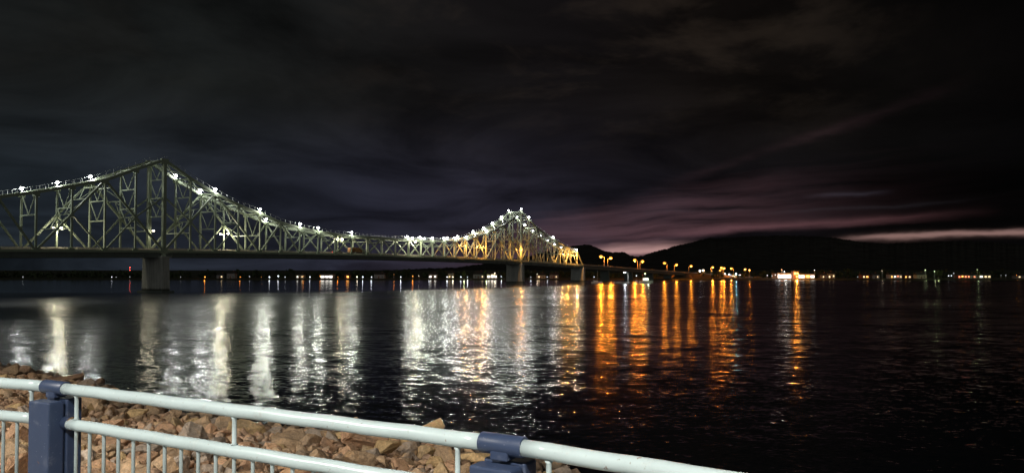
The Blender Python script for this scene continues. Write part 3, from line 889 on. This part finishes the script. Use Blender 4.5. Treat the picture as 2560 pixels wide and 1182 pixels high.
# red beacon mast
x = far(325, 900)
o = thing('radio_mast', (x, 900, 3), 'thin mast with red beacons left of the nearest bridge pier', 'mast')
MB().tube([(x, 900, 1), (x, 900, 13)], [.3, .12], 6).build('pole', M['galv'], o)
for z in (9.5, 12.6): MB().ball((x, 900, z), .38, 1, 8, 6).build('beacon', M['lens_red'], o)

def house(px, d, w, dep, h, rh, wall, label, wins, name='house', flat=False, cat='house', base_py=None, roof_m='roof', grp=None, hip=False):
    x = far(px, d); y = d + dep / 2
    o = thing(name, (x, y, GZ), label, cat, grp)
    MB().box((x, y, GZ + h / 2 - .2), (w, dep, h + .4)).build('wall', M[wall], o)
    if flat:
        MB().box((x, y, GZ + h + .2), (w + .8, dep + .8, .5)).build('roof', M[roof_m], o)
    else:
        e = .5; z0 = GZ + h; a = w / 2 + e; b = dep / 2 + e; k = a * .5 if hip else a
        vs = [(x - a, y - b, z0), (x + a, y - b, z0), (x + a, y + b, z0), (x - a, y + b, z0), (x - k, y, z0 + rh), (x + k, y, z0 + rh)]
        rf = MB().add(vs, [(0, 1, 5, 4), (2, 3, 4, 5), (1, 2, 5), (3, 0, 4), (3, 2, 1, 0)]).build('roof', M[roof_m], o)
        MB().box((x + w * .2, y + .5, z0 + rh * .9), (.7, .7, 1.6)).build('chimney', M['wall_brick'], rf)
    for (f, z, ww, hh, mt) in wins:
        fr = MB().box((x + f * w, d - .02, GZ + z), (ww + .25, .12, hh + .25)).build('window', M['wall_white'], o)
        MB().box((x + f * w, d - .09, GZ + z), (ww, .10, hh)).build('pane', M[mt], fr)
    MB().box((x - w * .05, d - .05, GZ + 1.0), (.95, .12, 2.0)).build('door', M['door'], o)
    return o
WW, WH, WR, WO, WD = 'win_warm', 'win_white', 'win_red', 'win_orange', 'win_dark'
house(577, 650, 7, 6, 4.4, 2, 'wall_grey', 'dim pale house left of the orange lamps below the bridge span', [(-.3, 1.6, 1.2, 1.2, WD), (.3, 1.6, 1.2, 1.2, WD)])
house(550, 652, 6, 6, 3.0, 1.8, 'wall_grey', 'small dim house just right of the bright orange shore light', [(.25, 1.5, 1, 1, WW)])
house(750, 645, 7, 6, 3.0, 1.8, 'wall_cream', 'low cream house with small lit windows left of the long lit storefront', [(-.3, 1.5, 1.0, 1, WH), (.28, 1.5, .9, .9, WW)])
house(816, 640, 11, 9, 3.6, 0, 'wall_white', 'long flat roofed storefront with a bright white window band under the bridge', [(-.3, 1.5, 3, 1.5, WH), (.05, 1.5, 2.6, 1.5, WH), (.36, 1.5, 2.4, 1.8, WH)], name='store', flat=True, cat='store')
house(868, 640, 4.5, 5, 3, 1.5, 'wall_brick', 'tiny brick house with one orange lit window right of the storefront', [(.1, 1.5, 1.8, 1.4, WO)])
house(948, 648, 9, 7, 3.4, 2, 'wall_grey', 'unlit grey house behind the white lamps near the middle of the span', [(-.3, 1.6, 1.1, 1.1, WD), (.3, 1.6, 1.1, 1.1, WD)])
house(1082, 645, 7, 6, 3.4, 2, 'wall_white', 'white gabled house with two bright windows left of the far pier', [(-.28, 1.6, 1.3, 1.2, WH), (.3, 1.7, 1.2, 1.2, WH)])
house(1127, 655, 5, 6, 4.5, 2, 'wall_cream', 'narrow two storey house left of the green lit tree', [(-.2, 1.5, .9, 1, WW), (.25, 3.4, .9, 1, WD)])
house(1197, 655, 10, 8, 3.6, 3.2, 'wall_grey', 'dark hip roofed hall left of the brightest lit house', [(-.3, 1.6, 1, 1.2, WD), (.32, 1.6, .9, 1, WW)], hip=True, name='hall', cat='building')
house(1230, 640, 9, 7, 3.6, 2.2, 'wall_cream', 'brightly lit cream house beside the far bridge pier', [(-.32, 1.7, 1.9, 1.6, WH), (0.02, 1.7, 1.9, 1.7, WH), (.33, 1.7, 1.8, 1.5, WH), (.1, 3.2, 3, .7, WW)])
house(1352, 650, 8, 7, 2.8, 1.8, 'wall_cream', 'low cream house with a warm window right of the far pier', [(-.2, 1.4, 1.4, 1, WW), (.3, 1.4, 1, 1, WD)])
house(1385, 655, 8, 7, 3.0, 2.2, 'wall_grey', 'dim grey gabled house left of the last truss pier', [(-.25, 1.5, 1, 1, WD), (.25, 1.5, .8, .9, WW)])
# right bank
house(1972, 640, 20, 14, 4.6, 0, 'wall_white', 'long white flat roofed store glowing brightly on the far bank', [(-.40, 1.8, 3.2, 2.4, WH), (-.2, 1.9, 3.4, 2.8, WH), (0.0, 1.9, 3.4, 3.0, WH), (.2, 1.9, 3.2, 2.8, WH), (.40, 1.9, 3.0, 3.0, WH)], name='store', flat=True, cat='store')
house(2018, 640, 13, 12, 4.0, 0, 'wall_white', 'lower white annex with orange light joined to the bright store', [(-.33, 1.7, 3.4, 2.2, WH), (.02, 1.8, 3.2, 2.2, WO), (.34, 1.7, 3.2, 2.0, WH)], name='store', flat=True, cat='store')
house(1990, 634, 4.6, 5, 6.2, 0, 'wall_brick', 'tall orange lit entrance block between the two white stores', [(-.2, 4.4, 1.5, 1.8, WO), (.25, 4.4, 1.5, 1.8, WO), (0.1, 1.6, 1.2, 1.6, WO)], name='entrance_block', flat=True, cat='building')
light('store_light', (far(1965, 626), 626, 4), 1500, (1, .93, .82), .5)
light('store_light', (far(1992, 624), 624, 7), 14000, (1, .33, .04), .5)
houses_r = [(2062, 3, 'wall_grey', 'small dim house right of the glowing store', [(-.2, 1.5, .9, .9, WW)]),
            (2078, 4, 'wall_cream', 'cream house with two faint yellow windows right of the store', [(-.25, 1.5, 1.1, 1.4, WW), (.3, 2.2, .9, 1.2, WW)]),
            (2165, 3.2, 'wall_brick', 'brick house with warm windows standing alone on the dark bank', [(-.3, 1.5, 1.2, 1.1, WW), (.15, 1.5, 1.6, 1.1, WO)]),
            (2190, 3.0, 'wall_grey', 'unlit grey house left of the pale yellow pole lamp', [(.2, 1.5, .7, .9, WW)]),
            (2240, 3.4, 'wall_white', 'white house with a row of bright warm windows on the dark bank', [(-.36, 1.5, 1.0, 1.2, WO), (-.1, 1.6, 1.3, 1.2, WH), (.15, 2.0, 1.2, 1.0, WR), (.38, 1.5, 1, 1, WW)]),
            (2270, 3.0, 'wall_brick', 'low brick house with orange windows left of the cream cottage', [(-.3, 1.4, 1, 1, WO), (.2, 1.4, 1.3, 1, WW)]),
            (2410, 3.2, 'wall_brick', 'brick building with red lit windows on the right bank', [(-.4, 1.5, 1.2, 1.3, WR), (-.15, 1.8, 1.3, 1.2, WO), (.12, 1.6, 1.3, 1.2, WR), (.38, 1.6, 1.2, 1.2, WR)]),
            (2432, 2.8, 'wall_grey', 'small grey house with one red window beside the green lit tree', [(0.2, 1.5, 1.1, .9, WR)]),
            (2462, 3.0, 'wall_cream', 'low cream store with a wide warm window right of the green lit tree', [(-.32, 1.6, 2.2, 1.1, WH), (.05, 1.6, 1.8, 1.1, WW), (.36, 1.6, 1.7, 1.1, WW)]),
            (2552, 2.6, 'wall_grey', 'dim low house at the right edge of the far bank', [(-.2, 1.4, 1.4, .7, WW)])]
for px, h, wl, lb_, wins in houses_r:
    house(px, 642, 6.5 if len(wins) < 3 else 10.5, 7, h, 1.9, wl, lb_, wins)
house(2304, 636, 8.5, 6, 3.2, 2.4, 'wall_cream', 'pale cream cottage lit by two tall lamps on the right bank', [(-.25, 1.5, 1, 1, WD), (.25, 1.5, 1, 1, WD)])

# trees on the far shore
def leaf_cloud(mb, c, rx, rz, n, size, r):
    for _ in range(n):
        th = r.uniform(0, 2 * math.pi); cz = r.uniform(-1, 1); rad = r.uniform(.35, 1.0) ** .6
        q = math.sqrt(1 - cz * cz)
        p = Vector((c[0] + rx * rad * q * math.cos(th), c[1] + rx * rad * q * math.sin(th), c[2] + rz * rad * cz))
        a = Vector(r.normal(size=3)).normalized(); b = a.orthogonal().normalized()
        s = size * r.uniform(.6, 1.4); e = a.cross(b) * s; b = b * s * .7
        mb.add([p - e, p - b, p + e, p + b], [(0, 1, 2, 3)])
def tree(px, d, h, wd, label, seed, leaf='leaf', z0=GZ, grp='trees on the far shore'):
    r = np.random.default_rng(seed); x = far(px, d)
    o = thing('tree', (x, d, z0), label, 'tree', grp)
    tk = MB().tube([(x, d, z0 - .3), (x + .1, d, z0 + h * .35), (x, d, z0 + h * .75)], [h * .035, h * .025, h * .01], 7)
    for k in range(5):
        a = r.uniform(0, 6.28); zz = z0 + h * r.uniform(.3, .55)
        tk.tube([(x, d, zz), (x + math.cos(a) * wd * .35, d + math.sin(a) * wd * .35, zz + h * .2)], [h * .014, h * .005], 5)
    tk.build('trunk', M['bark'], o)
    cr = MB()
    for k in range(9):
        a = r.uniform(0, 6.28); q = r.uniform(.1, .36) * wd
        leaf_cloud(cr, (x + math.cos(a) * q, d + math.sin(a) * q, z0 + h * r.uniform(.42, .86)), wd * r.uniform(.16, .27), h * r.uniform(.10, .18), 55, h * .05, r)
    cr.build('crown', M[leaf], o)
TR = [(470, 655, 7, 6, 'dark leafy tree on the far shore right of the nearest pier'), (535, 660, 8, 7, 'broad dark tree behind the bright orange shore light'),
      (640, 658, 8, 7, 'dark round tree behind the white lamps under the bridge'), (728, 662, 9, 7, 'tall dark tree left of the cream house under the bridge'),
      (968, 655, 8, 6, 'dark tree between the grey house and the orange lamp'), (1016, 660, 9, 8, 'wide dark tree left of the white gabled house'),
      (1100, 660, 9, 6, 'slim dark tree right of the white gabled house'), (1160, 642, 7, 5, 'green lit tree left of the dark hall'),
      (1214, 646, 7.5, 5, 'yellow green lit tree beside the brightest house'), (1335, 662, 8, 7, 'dark tree just right of the far pier'),
      (1402, 660, 7, 6, 'dark tree right of the dim gabled house'), (2052, 655, 8, 6, 'dark tree at the right end of the glowing store'),
      (2120, 655, 9, 8, 'dark spreading tree between the store and the brick house'), (2215, 660, 9, 8, 'dark tree behind the pale yellow pole lamp'),
      (2346, 645, 8, 7, 'olive green tree lit by the lamps beside the cream cottage'), (2446, 642, 7, 5, 'green tree lit by a lamp near the red windows'),
      (2490, 655, 8, 7, 'dark tree right of the low cream store')]
for i, (px, d, h, wd, lb_) in enumerate(TR):
    tree(px, d, h, wd, lb_, 40 + i, 'leaf_lit' if 'lit' in lb_ and 'dark' not in lb_ else 'leaf')
for px in (1160, 1216, 2346, 2444):
    light('tree_light', (far(px, 634), 634, 3.0), 260, (.85, 1.0, .45), .3)

# dark wood along the back of the town: one mass nobody could count
wd = MB(); r = np.random.default_rng(77)
for k in range(420):
    px = r.uniform(-250, 2850); d = r.uniform(690, 760); x = far(px, d); h = r.uniform(4, 8)
    leaf_cloud(wd, (x, d, 1.2 + h * .5), h * .55, h * .5, 16, 1.5, r)
tag(wd.build('woodland', M['leaf']), 'dark woodland massed behind the far shore houses', 'woodland', kind='stuff')

# ---------------------------------------------------------------- boats and dock below the viaduct
def hull(o, x, y, L, Wd, h, m, name='hull'):
    n = 9; vs = []; fs = []
    for i in range(n):
        t = i / (n - 1); w = Wd / 2 * (1 - max(0, (t - .45) / .55) ** 2.2); sh = h * (1 + .35 * t * t)
        X = x - L / 2 + L * t
        vs += [(X, y - w, sh), (X + .05, y - w * .7, -.25), (X + .05, y + w * .7, -.25), (X, y + w, sh)]
    for i in range(n - 1):
        a = 4 * i
        for j in range(3): fs.append((a + j, a + j + 1, a + 5 + j, a + 4 + j))
        fs.append((a + 3, a, a + 4, a + 7))
    fs.append((0, 3, 2, 1))
    return MB().add(vs, fs).build(name, m, o)
D = 430
x = far(1492, D); o = thing('sailboat', (x, D, 0), 'small white sailboat with bare mast moored below the viaduct', 'boat')
hull(o, x, D, 6.4, 2.1, .7, M['boat_white']); MB().box((x - .4, D, 1.05), (2.2, 1.3, .55), 0, .8).build('cabin', M['boat_white'], o)
MB().tube([(x + .3, D, .8), (x + .3, D, 7.2)], [.07, .04], 6).build('mast', M['galv'], o)
MB().tube([(x + .3, D, 1.9), (x - 2.6, D, 1.95)], .05, 6).build('boom', M['galv'], o)
x = far(1556, D); o = thing('floating_dock', (x, D + 1, 0), 'long floating dock with a tall lit light pole below the viaduct', 'dock')
MB().box((x, D + 1, .25), (9.5, 2.2, .55)).build('deck', M['boat_white'], o)
for k in (-4.2, -1.4, 1.4, 4.2): MB().tube([(x + k, D - .2, -1), (x + k, D - .2, 1.1)], .12, 7).build('pile', M['bark'], o)
MB().tube([(x + 3.4, D + 1, .5), (x + 3.4, D + 1, 5.9), (x + 1.6, D + 1, 6.3)], [.14, .1, .08], 7).build('pole', M['boat_white'], o)
MB().ball((x + 1.3, D + 1, 6.15), .42, .7, 8, 6).build('lens', M['lens_white'], o)
light('dock_light', (x + 1.6, D - .4, 5.2), 900, WHITE, .3)
x = far(1552, D - 6); o = thing('skiff', (x, D - 6, 0), 'open white skiff moored in front of the floating dock', 'boat')
hull(o, x, D - 6, 5.4, 1.8, .55, M['boat_white'])
for k in (-1.2, .5): MB().box((x + k, D - 6, .5), (.35, 1.4, .08)).build('seat', M['bark'], o)
MB().box((x - 2.85, D - 6, .65), (.4, .4, .9)).build('motor', M['housing'], o)
x = far(1616, D); o = thing('motorboat', (x, D, 0), 'white motorboat with greenish lit cabin moored under the viaduct', 'boat')
hull(o, x, D, 7.8, 2.8, 1.0, M['boat_white'])
cb = MB().box((x - .6, D, 2.0), (3.6, 2.0, 1.9), 0, .88).build('cabin', M['boat_white'], o, bevel=.08)
for k in (-1.7, -.6, .5): MB().box((x + k, D - 1.0, 2.25), (.75, .12, .7)).build('window', M['win_white'], cb)
MB().tube([(x - .8, D, 2.8), (x - .8, D, 5.4)], .06, 6).build('mast', M['galv'], o)
MB().ball((x - .8, D, 5.4), .22, 1, 8, 6).build('lamp', M['lens_green'], o)
MB().tube([(x + 3.6, D - .6, 1.4), (x + 3.6, D - .6, 2.0), (x + 1.4, D - 1.2, 1.9)], .03, 5).build('bow_rail', M['galv'], o)
light('deck_light', (x + .8, D - 2.4, 3.4), 260, (.85, 1, .6), .3)

# ---------------------------------------------------------------- near bank
TX, TY = .889, -.457       # along the railing, to the right
QX, QY = .457, .889        # towards the river
P0 = np.array([0.0, 2.64])
PATH_Z = EYE - 1.82
SHO = np.array([(-95, 88), (-60, 64), (-45, 54.5), (-32.4, 46.3), (-23, 39.5), (-14.4, 30.8), (-11.2, 28.6), (-6.5, 27.2), (-2.5, 25.4), (.2, 23.2), (1.8, 20.8), (4.2, 17.2), (8, 12.4), (14, 7.2), (24, 1.0), (40, -7.5), (70, -24)], float)
def shore_dist(P):
    """signed distance to the shoreline, positive on land"""
    P = np.atleast_2d(P); best = np.full(len(P), 1e9); sign = np.ones(len(P))
    for a, b in zip(SHO[:-1], SHO[1:]):
        d = b - a; L2 = d @ d
        t = np.clip(((P - a) @ d) / L2, 0, 1); c = a + t[:, None] * d
        e = P - c; dist = np.hypot(e[:, 0], e[:, 1])
        cr = d[0] * (P[:, 1] - a[1]) - d[1] * (P[:, 0] - a[0])
        upd = dist < best
        best = np.where(upd, dist, best); sign = np.where(upd, np.where(cr < 0, 1, -1), sign)
    return best * sign
def bank_z(P):
    P = np.atleast_2d(P)
    df = (P - P0) @ np.array([QX, QY]); ds = shore_dist(P)
    t = df / np.maximum(df + ds, .1)
    z = (PATH_Z - .30) * (1 - t) ** 1.0 - .12 * np.sin(np.clip(t, 0, 1) * math.pi)
    z = np.where(ds < 0, ds * .25, z)
    return np.where(df < .8, PATH_Z - .15, z)

def build_bank():
    us = np.arange(-75, 30, 1.0); vs_ = np.concatenate([np.arange(.75, 32, .8)])
    vs = []; fs = []
    P = np.array([(P0[0] + TX * u + QX * v, P0[1] + TY * u + QY * v) for u in us for v in vs_])
    z = bank_z(P) + rng.normal(size=len(P)) * .05 - .12
    vs = [(p[0], p[1], max(q, -2.5)) for p, q in zip(P, z)]
    n = len(vs_)
    for i in range(len(us) - 1):
        for j in range(n - 1):
            a = i * n + j; fs.append((a, a + n, a + n + 1, a + 1))
    tag(MB().add(vs, fs).build('river_bank', M['rock']), kind='structure')
    pv = MB()
    c = [(P0[0] + TX * u + QX * v, P0[1] + TY * u + QY * v) for u, v in ((-90, .78), (60, .78), (60, -14), (-90, -14))]
    pv.prism([c[0], c[3], c[2], c[1]], PATH_Z - .6, PATH_Z)
    tag(pv.build('promenade', mat('path_concrete', (.30, .29, .27), .9, bump=.2)), kind='structure')
build_bank()

def make_rock(seed, flat=1.0, detail=True):
    r = np.random.default_rng(seed)
    bm = bmesh.new()
    k = r.integers(11, 17)
    for _ in range(k):
        p = r.normal(size=3); p /= np.linalg.norm(p); p *= r.uniform(.82, 1.0)
        p = np.sign(p) * np.abs(p) ** .8
        bm.verts.new((p[0] * r.uniform(.9, 1.1), p[1] * .82, p[2] * .66 * flat))
    bmesh.ops.convex_hull(bm, input=bm.verts)
    bmesh.ops.delete(bm, geom=[v for v in bm.verts if not v.link_faces], context='VERTS')
    bmesh.ops.dissolve_limit(bm, angle_limit=math.radians(14), verts=bm.verts, edges=bm.edges)
    if detail:
        bmesh.ops.bevel(bm, geom=bm.edges[:] + bm.verts[:], offset=.045, segments=2, affect='EDGES', profile=.6)
        bmesh.ops.triangulate(bm, faces=bm.faces)
        bmesh.ops.subdivide_edges(bm, edges=[e for e in bm.edges if e.calc_length() > .22], cuts=2, use_grid_fill=True)
        for v in bm.verts:
            n = Vector((math.sin(v.co.x * 7 + seed) + math.sin(v.co.y * 13), math.sin(v.co.y * 8 + seed * 2) + math.sin(v.co.z * 11), math.sin(v.co.z * 9 + seed * 3)))
            v.co += n * .018 + Vector(r.normal(size=3)) * .012
    else:
        bmesh.ops.bevel(bm, geom=bm.edges[:], offset=.05, segments=1, affect='EDGES')
        bmesh.ops.triangulate(bm, faces=bm.faces)
    bmesh.ops.recalc_face_normals(bm, faces=bm.faces)
    me = bpy.data.meshes.new('boulder'); bm.to_mesh(me); bm.free()
    return me

HI = [make_rock(100 + k, r_) for k, r_ in enumerate([1, 1, .7, .85, 1.1, .6, 1, .9, .75, 1.05, .8, 1, .65, 1.1, .9, .8])]
LO = []
for k in range(14):
    me = make_rock(300 + k, [1, .7, .9, 1.1][k % 4], False)
    v = np.empty(len(me.vertices) * 3); me.vertices.foreach_get('co', v)
    t = np.empty(len(me.polygons) * 3, dtype=np.int64); me.polygons.foreach_get('vertices', t)
    LO.append((v.reshape(-1, 3), t.reshape(-1, 3)))
    bpy.data.meshes.remove(me)

def rot(r, tilt=.5):
    a = r.uniform(0, 2 * math.pi); return Matrix.Rotation(a, 3, 'Z') @ Matrix.Rotation(r.normal() * tilt, 3, 'X') @ Matrix.Rotation(r.normal() * tilt, 3, 'Y')

def ray_bank(px, py):
    u = (px - 1280) / F; v = (HOR - py) / F
    for d in np.arange(4.0, 60, .1):
        z = EYE + v * d
        if z < max(bank_z(np.array([[u * d, d]]))[0], 0.0): return u * d, d, z
    return None

placed = []      # x, y, r
rocks = []       # heroes
heroes = [(910, 1122, 62, 'rock_red', 'largest reddish boulder at the water edge behind the top rail', .9), (972, 1138, 40, 'rock_yellow', 'yellow brown blocky boulder just right of the largest reddish one', 1.0),
          (1018, 1130, 38, 'rock_grey', 'grey blocky boulder between yellow brown and tan boulders', 1.0), (1068, 1140, 34, 'rock_yellow', 'tan faceted boulder left of the leaning slab', .9),
          (1118, 1160, 40, 'rock_brown', 'leaning brown slab left of the right railing post', 1.0), (1192, 1152, 52, 'rock_yellow', 'broad tan slab behind the strut beside the right post', .7),
          (1085, 1080, 34, 'rock_yellow', 'lone tan boulder peeking above the top rail at the water', .9), (1385, 1172, 34, 'rock_brown', 'rightmost brown rock against the black water', .8),
          (366, 1135, 54, 'rock_grey', 'long grey brown slab leaning behind the balusters', .55), (445, 1150, 36, 'rock_brown', 'upright brown block right of the leaning grey slab', 1.1),
          (350, 1044, 26, 'rock_yellow', 'pyramid shaped tan rock between the two left rails', 1.0), (440, 1046, 24, 'rock_brown', 'rounded brown rock right of the pyramid shaped one', .9),
          (165, 954, 44, 'rock_red', 'long flat reddish boulder at the water edge above the left post', .45), (30, 936, 28, 'rock_brown', 'brown boulder at the left edge of the picture by the water', .8)]
MATS = [('rock_brown', 'brown'), ('rock_red', 'reddish'), ('rock_grey', 'grey'), ('rock_yellow', 'yellowish tan')]
hr_ = np.random.default_rng(5)
for k, (px, py, rp_, mt, lb_, fl) in enumerate(heroes):
    hit = ray_bank(px, py)
    if not hit: continue
    x, y, z = hit; R = rp_ * 1.12 / F * y
    placed.append((x, y, R * 1.0))
    me = HI[k % len(HI)].copy(); me.materials.append(M[mt])
    o = bpy.data.objects.new('boulder', me); col.objects.link(o)
    o.location = (x, y, z + R * .42 * fl)
    o.rotation_euler = (hr_.normal() * .25 * fl * fl, hr_.normal() * .25 * fl * fl, hr_.uniform(0, 6.28))
    o.scale = (R, R * .95, R * (.6 + .5 * fl))
    tag(o, lb_, 'boulder', 'riprap boulders on the near bank')

# scatter: big ones first
cand = []
cell = {}
def ok(x, y, r, slack):
    ci, cj = int(x // 1.5), int(y // 1.5)
    for i in range(ci - 1, ci + 2):
        for j in range(cj - 1, cj + 2):
            for (a, b, q) in cell.get((i, j), ()):
                if (a - x) ** 2 + (b - y) ** 2 < (slack * (q + r)) ** 2: return False
    return True
def put(x, y, r): cell.setdefault((int(x // 1.5), int(y // 1.5)), []).append((x, y, r))
for x, y, r in placed: put(x, y, r)
rr = np.random.default_rng(21)
NT = [(420, .40, .68, .80), (4500, .25, .40, .75), (14000, .14, .25, .66), (30000, .055, .14, .56)]
for n, r0, r1, slack in NT:
    u = rr.uniform(-52, 14, n); v = rr.uniform(.9, 29, n); rad = rr.uniform(r0, r1, n)
    P = np.stack([P0[0] + TX * u + QX * v, P0[1] + TY * u + QY * v], 1)
    ds = shore_dist(P)
    # keep to what lies in or near the picture
    keep = (ds > -.35 - rr.uniform(0, .5, n)) & (P[:, 1] > 3.0) & (np.abs(P[:, 0]) < .85 * P[:, 1] + 2.5)
    if r0 < .1: keep &= (P[:, 1] < 30)
    z = bank_z(P)
    for (x, y), q, d, zz, kp in zip(P, rad, ds, z, keep):
        if kp and ok(x, y, q, slack):
            put(x, y, q); cand.append((x, y, zz + q * rr.uniform(-.05, .25), q))
def in_view(x, y, z):
    if y < 2: return False
    a = 1280 + F * x / y; b = HOR - F * (z - EYE) / y
    return -40 < a < 1500 and b < 1215
score = [(q / y if in_view(x, y, z) else 0) for x, y, z, q in cand]
order = np.argsort(score)[::-1]
big = set(order[:270].tolist())
TEMPL = {}
rv = rr
for i in order[:270]:
    x, y, z, q = cand[i]
    mi = rr.choice(4, p=[.45, .2, .2, .15]); mt, nm = MATS[mi]; hk = int(rr.integers(len(HI)))
    if (hk, mi) not in TEMPL:
        me = HI[hk].copy(); me.materials.append(M[mt]); TEMPL[(hk, mi)] = me
    o = bpy.data.objects.new('boulder', TEMPL[(hk, mi)]); col.objects.link(o)
    o.location = (x, y, z); o.rotation_euler = rot(rr, .45).to_euler(); o.scale = (q * rr.uniform(1.0, 1.35), q * rr.uniform(.9, 1.15), q * rr.uniform(.85, 1.25))
    tag(o, f'{nm} angular riprap rock lying loose on the near bank', 'boulder', f'{nm} riprap rocks on the near bank')
V = []; T = []; base = 0
for i, (x, y, z, q) in enumerate(cand):
    if i in big: continue
    v, t = LO[rr.integers(len(LO))]
    m3 = np.array(rot(rr, .5)); sc = np.array([rr.uniform(1, 1.35), rr.uniform(.9, 1.15), rr.uniform(.85, 1.25)]) * q
    V.append((v * sc) @ m3.T + np.array([x, y, z])); T.append(t + base); base += len(v)
V = np.concatenate(V); T = np.concatenate(T)
me = bpy.data.meshes.new('riprap_rubble')
me.vertices.add(len(V)); me.vertices.foreach_set('co', V.ravel())
me.loops.add(T.size); me.loops.foreach_set('vertex_index', T.ravel().astype(np.int32))
me.polygons.add(len(T)); me.polygons.foreach_set('loop_start', np.arange(0, T.size, 3, dtype=np.int32))
me.polygons.foreach_set('loop_total', np.full(len(T), 3, dtype=np.int32))
me.update(calc_edges=True); me.validate()
me.materials.append(M['rock'])
o = bpy.data.objects.new('riprap_rubble', me); col.objects.link(o)
tag(o, 'loose brown riprap rubble filling the near bank between the larger boulders', 'rubble', kind='stuff')
print('rocks', len(cand))

# dry stalk sticking up at the water edge
x, y, z = ray_bank(228, 962)
st_ = MB().tube([(x, y, z - .1), (x - .18, y, z + .35), (x - .42, y, z + .75)], [.022, .016, .008], 6)
st_.tube([(x - .30, y, z + .55), (x - .40, y + .02, z + .80)], [.010, .004], 5)
tag(st_.build('dry_stalk', M['straw']), 'single dry stalk leaning left at the water edge by the left post', 'plant')

# ---------------------------------------------------------------- railing
def R(k, z, v=0.0):       # k metres along the railing (to the right), v towards the river
    return Vector((P0[0] + TX * k + QX * v, P0[1] + TY * k + QY * v, z))
RA = math.atan2(TY, TX)
ZT, ZM, ZB = EYE - .72, EYE - .72 - .212, PATH_Z + .14
pts_post = [(-5.80, 5.87), (-2.875, 4.625), (-.038, 3.09), (2.55, 1.35)]     # the walk bends a little at every post
posts = [Vector((x, y, 0)) for x, y in pts_post]
rail = thing('railing', ((-2.875 - .038) / 2, (4.625 + 3.09) / 2, PATH_Z), 'pale steel promenade railing with blue posts along the rocky bank', 'railing')
RT = .0350
ZP = EYE - .795        # top of the posts
for A, Bp in zip(posts[:-1], posts[1:]):
    LEN = (Bp - A).length; DV = (Bp - A) / LEN
    def R2(k, z): return A + DV * k + Vector((0, 0, z))
    a, b = 0.0, LEN
    for nm, z, rad in (('top_rail', ZT, RT), ('mid_rail', ZM, .0345), ('bottom_rail', ZB, .028)):
        s0, s1 = (a + .10, b - .10) if nm == 'top_rail' else (a + .16, b - .16)
        pts = [R2(s0 + (s1 - s0) * i / 24, z + .0018 * math.sin(i * 1.7 + A.x)) for i in range(25)]
        MB().tube(pts, rad, 28).build(nm, M['rail_white'], rail, smooth=True)
    n = 21; s0, s1 = a + .225, b - .225
    for i in range(n):
        kk = s0 + (s1 - s0) * i / (n - 1)
        MB().tube([R2(kk, ZB), R2(kk, ZM - .040), R2(kk, ZM - .030)], [.0105, .0105, .016], 12).build('baluster', M['rail_white'], rail, smooth=True)
    for kk in (s0, (s0 + s1) / 2, s1):
        MB().tube([R2(kk, ZM + .032), R2(kk, ZM + .044), R2(kk, ZT - .046), R2(kk, ZT - .034)], [.019, .0120, .0120, .019], 12).build('strut', M['rail_white'], rail, smooth=True)
for i, A in enumerate(posts):
    n0 = posts[min(i + 1, 3)] - posts[max(i - 1, 0)]; n0.normalize(); PA = math.atan2(n0.y, n0.x)
    def R3(k, z): return A + n0 * k + Vector((0, 0, z))
    nq = Vector((-n0.y, n0.x, 0))
    hp = ZP - PATH_Z
    pm = MB().box(R3(0, PATH_Z + hp / 2) - nq * .056, (.205, .098, hp), PA)          # two steel sections side by side
    pm.box(R3(0, PATH_Z + hp / 2 + .004) + nq * .058, (.205, .100, hp + .008), PA)
    pm.box(R3(0, PATH_Z + hp / 2 - .02), (.17, .05, hp - .04), PA)
    p = pm.build('post', M['rail_blue'], rail, bevel=.010, seg=3)
    MB().tube([R3(-.105, ZT), R3(.105, ZT)], .0435, 32).build('sleeve', M['rail_blue'], p, bevel=.003)
    MB().box(R3(0, (ZP + ZT) / 2), (.085, .075, ZT - ZP - .03), PA).build('neck', M['rail_blue'], p, bevel=.006)
    for sg in (-1, 1):
        MB().tube([R3(sg * .10, ZM), R3(sg * .17, ZM)], .040, 24).build('collar', M['rail_blue'], p, bevel=.003)
    wr = MB()
    for sg in (-1, 1): wr.tube([R3(sg * .168, ZM), R3(sg * .173, ZM), R3(sg * .181, ZM)], [.041, .0405, .036], 24, cap=False)
    wr.build('weld_ring', M['rust'], p, smooth=True)
    MB().box(R3(0, PATH_Z + .008), (.34, .34, .016), PA).build('base_plate', M['rail_blue'], p)
for o in rail.children_recursive:
    if o.name.startswith('sleeve') or o.name.startswith('collar'):
        o.data.polygons.foreach_set('use_smooth', [len(p.vertices) == 4 for p in o.data.polygons])

# ---------------------------------------------------------------- promenade lamps (beside and behind the camera; they light the bank and railing)
for i, k in enumerate((-36.0, -22.0, -9.5, 2.0, 14.0)):
    base = R(k, PATH_Z, -8.0)
    o = thing('promenade_lamp', base, f'tall promenade lamp post on the paved walk, {ORD[i]} from the left', 'street lamp', 'promenade lamps on the near walk')
    top = base + Vector((0, 0, 8.0)); hd = top + Vector((QX * 1.5, QY * 1.5, .25))
    MB().tube([base, base + Vector((0, 0, 7.4)), top + Vector((QX * .3, QY * .3, 0)), hd], [.09, .07, .06, .05], 10).build('pole', M['rail_blue'], o, smooth=True)
    MB().box(hd + Vector((0, 0, .08)), (.75, .34, .14), RA, top=.8).build('lamp_head', M['housing'], o)
    MB().box(hd + Vector((0, 0, -.02)), (.6, .26, .05), RA).build('lens', M['lens_warm'], o)
    light('promenade_light', hd - Vector((0, 0, .25)), P_PROM, (1.0, .955, .88), .22, kind='SPOT', target=R(k, 1.5, 13.0), cone=math.radians(130), blend=1.0)
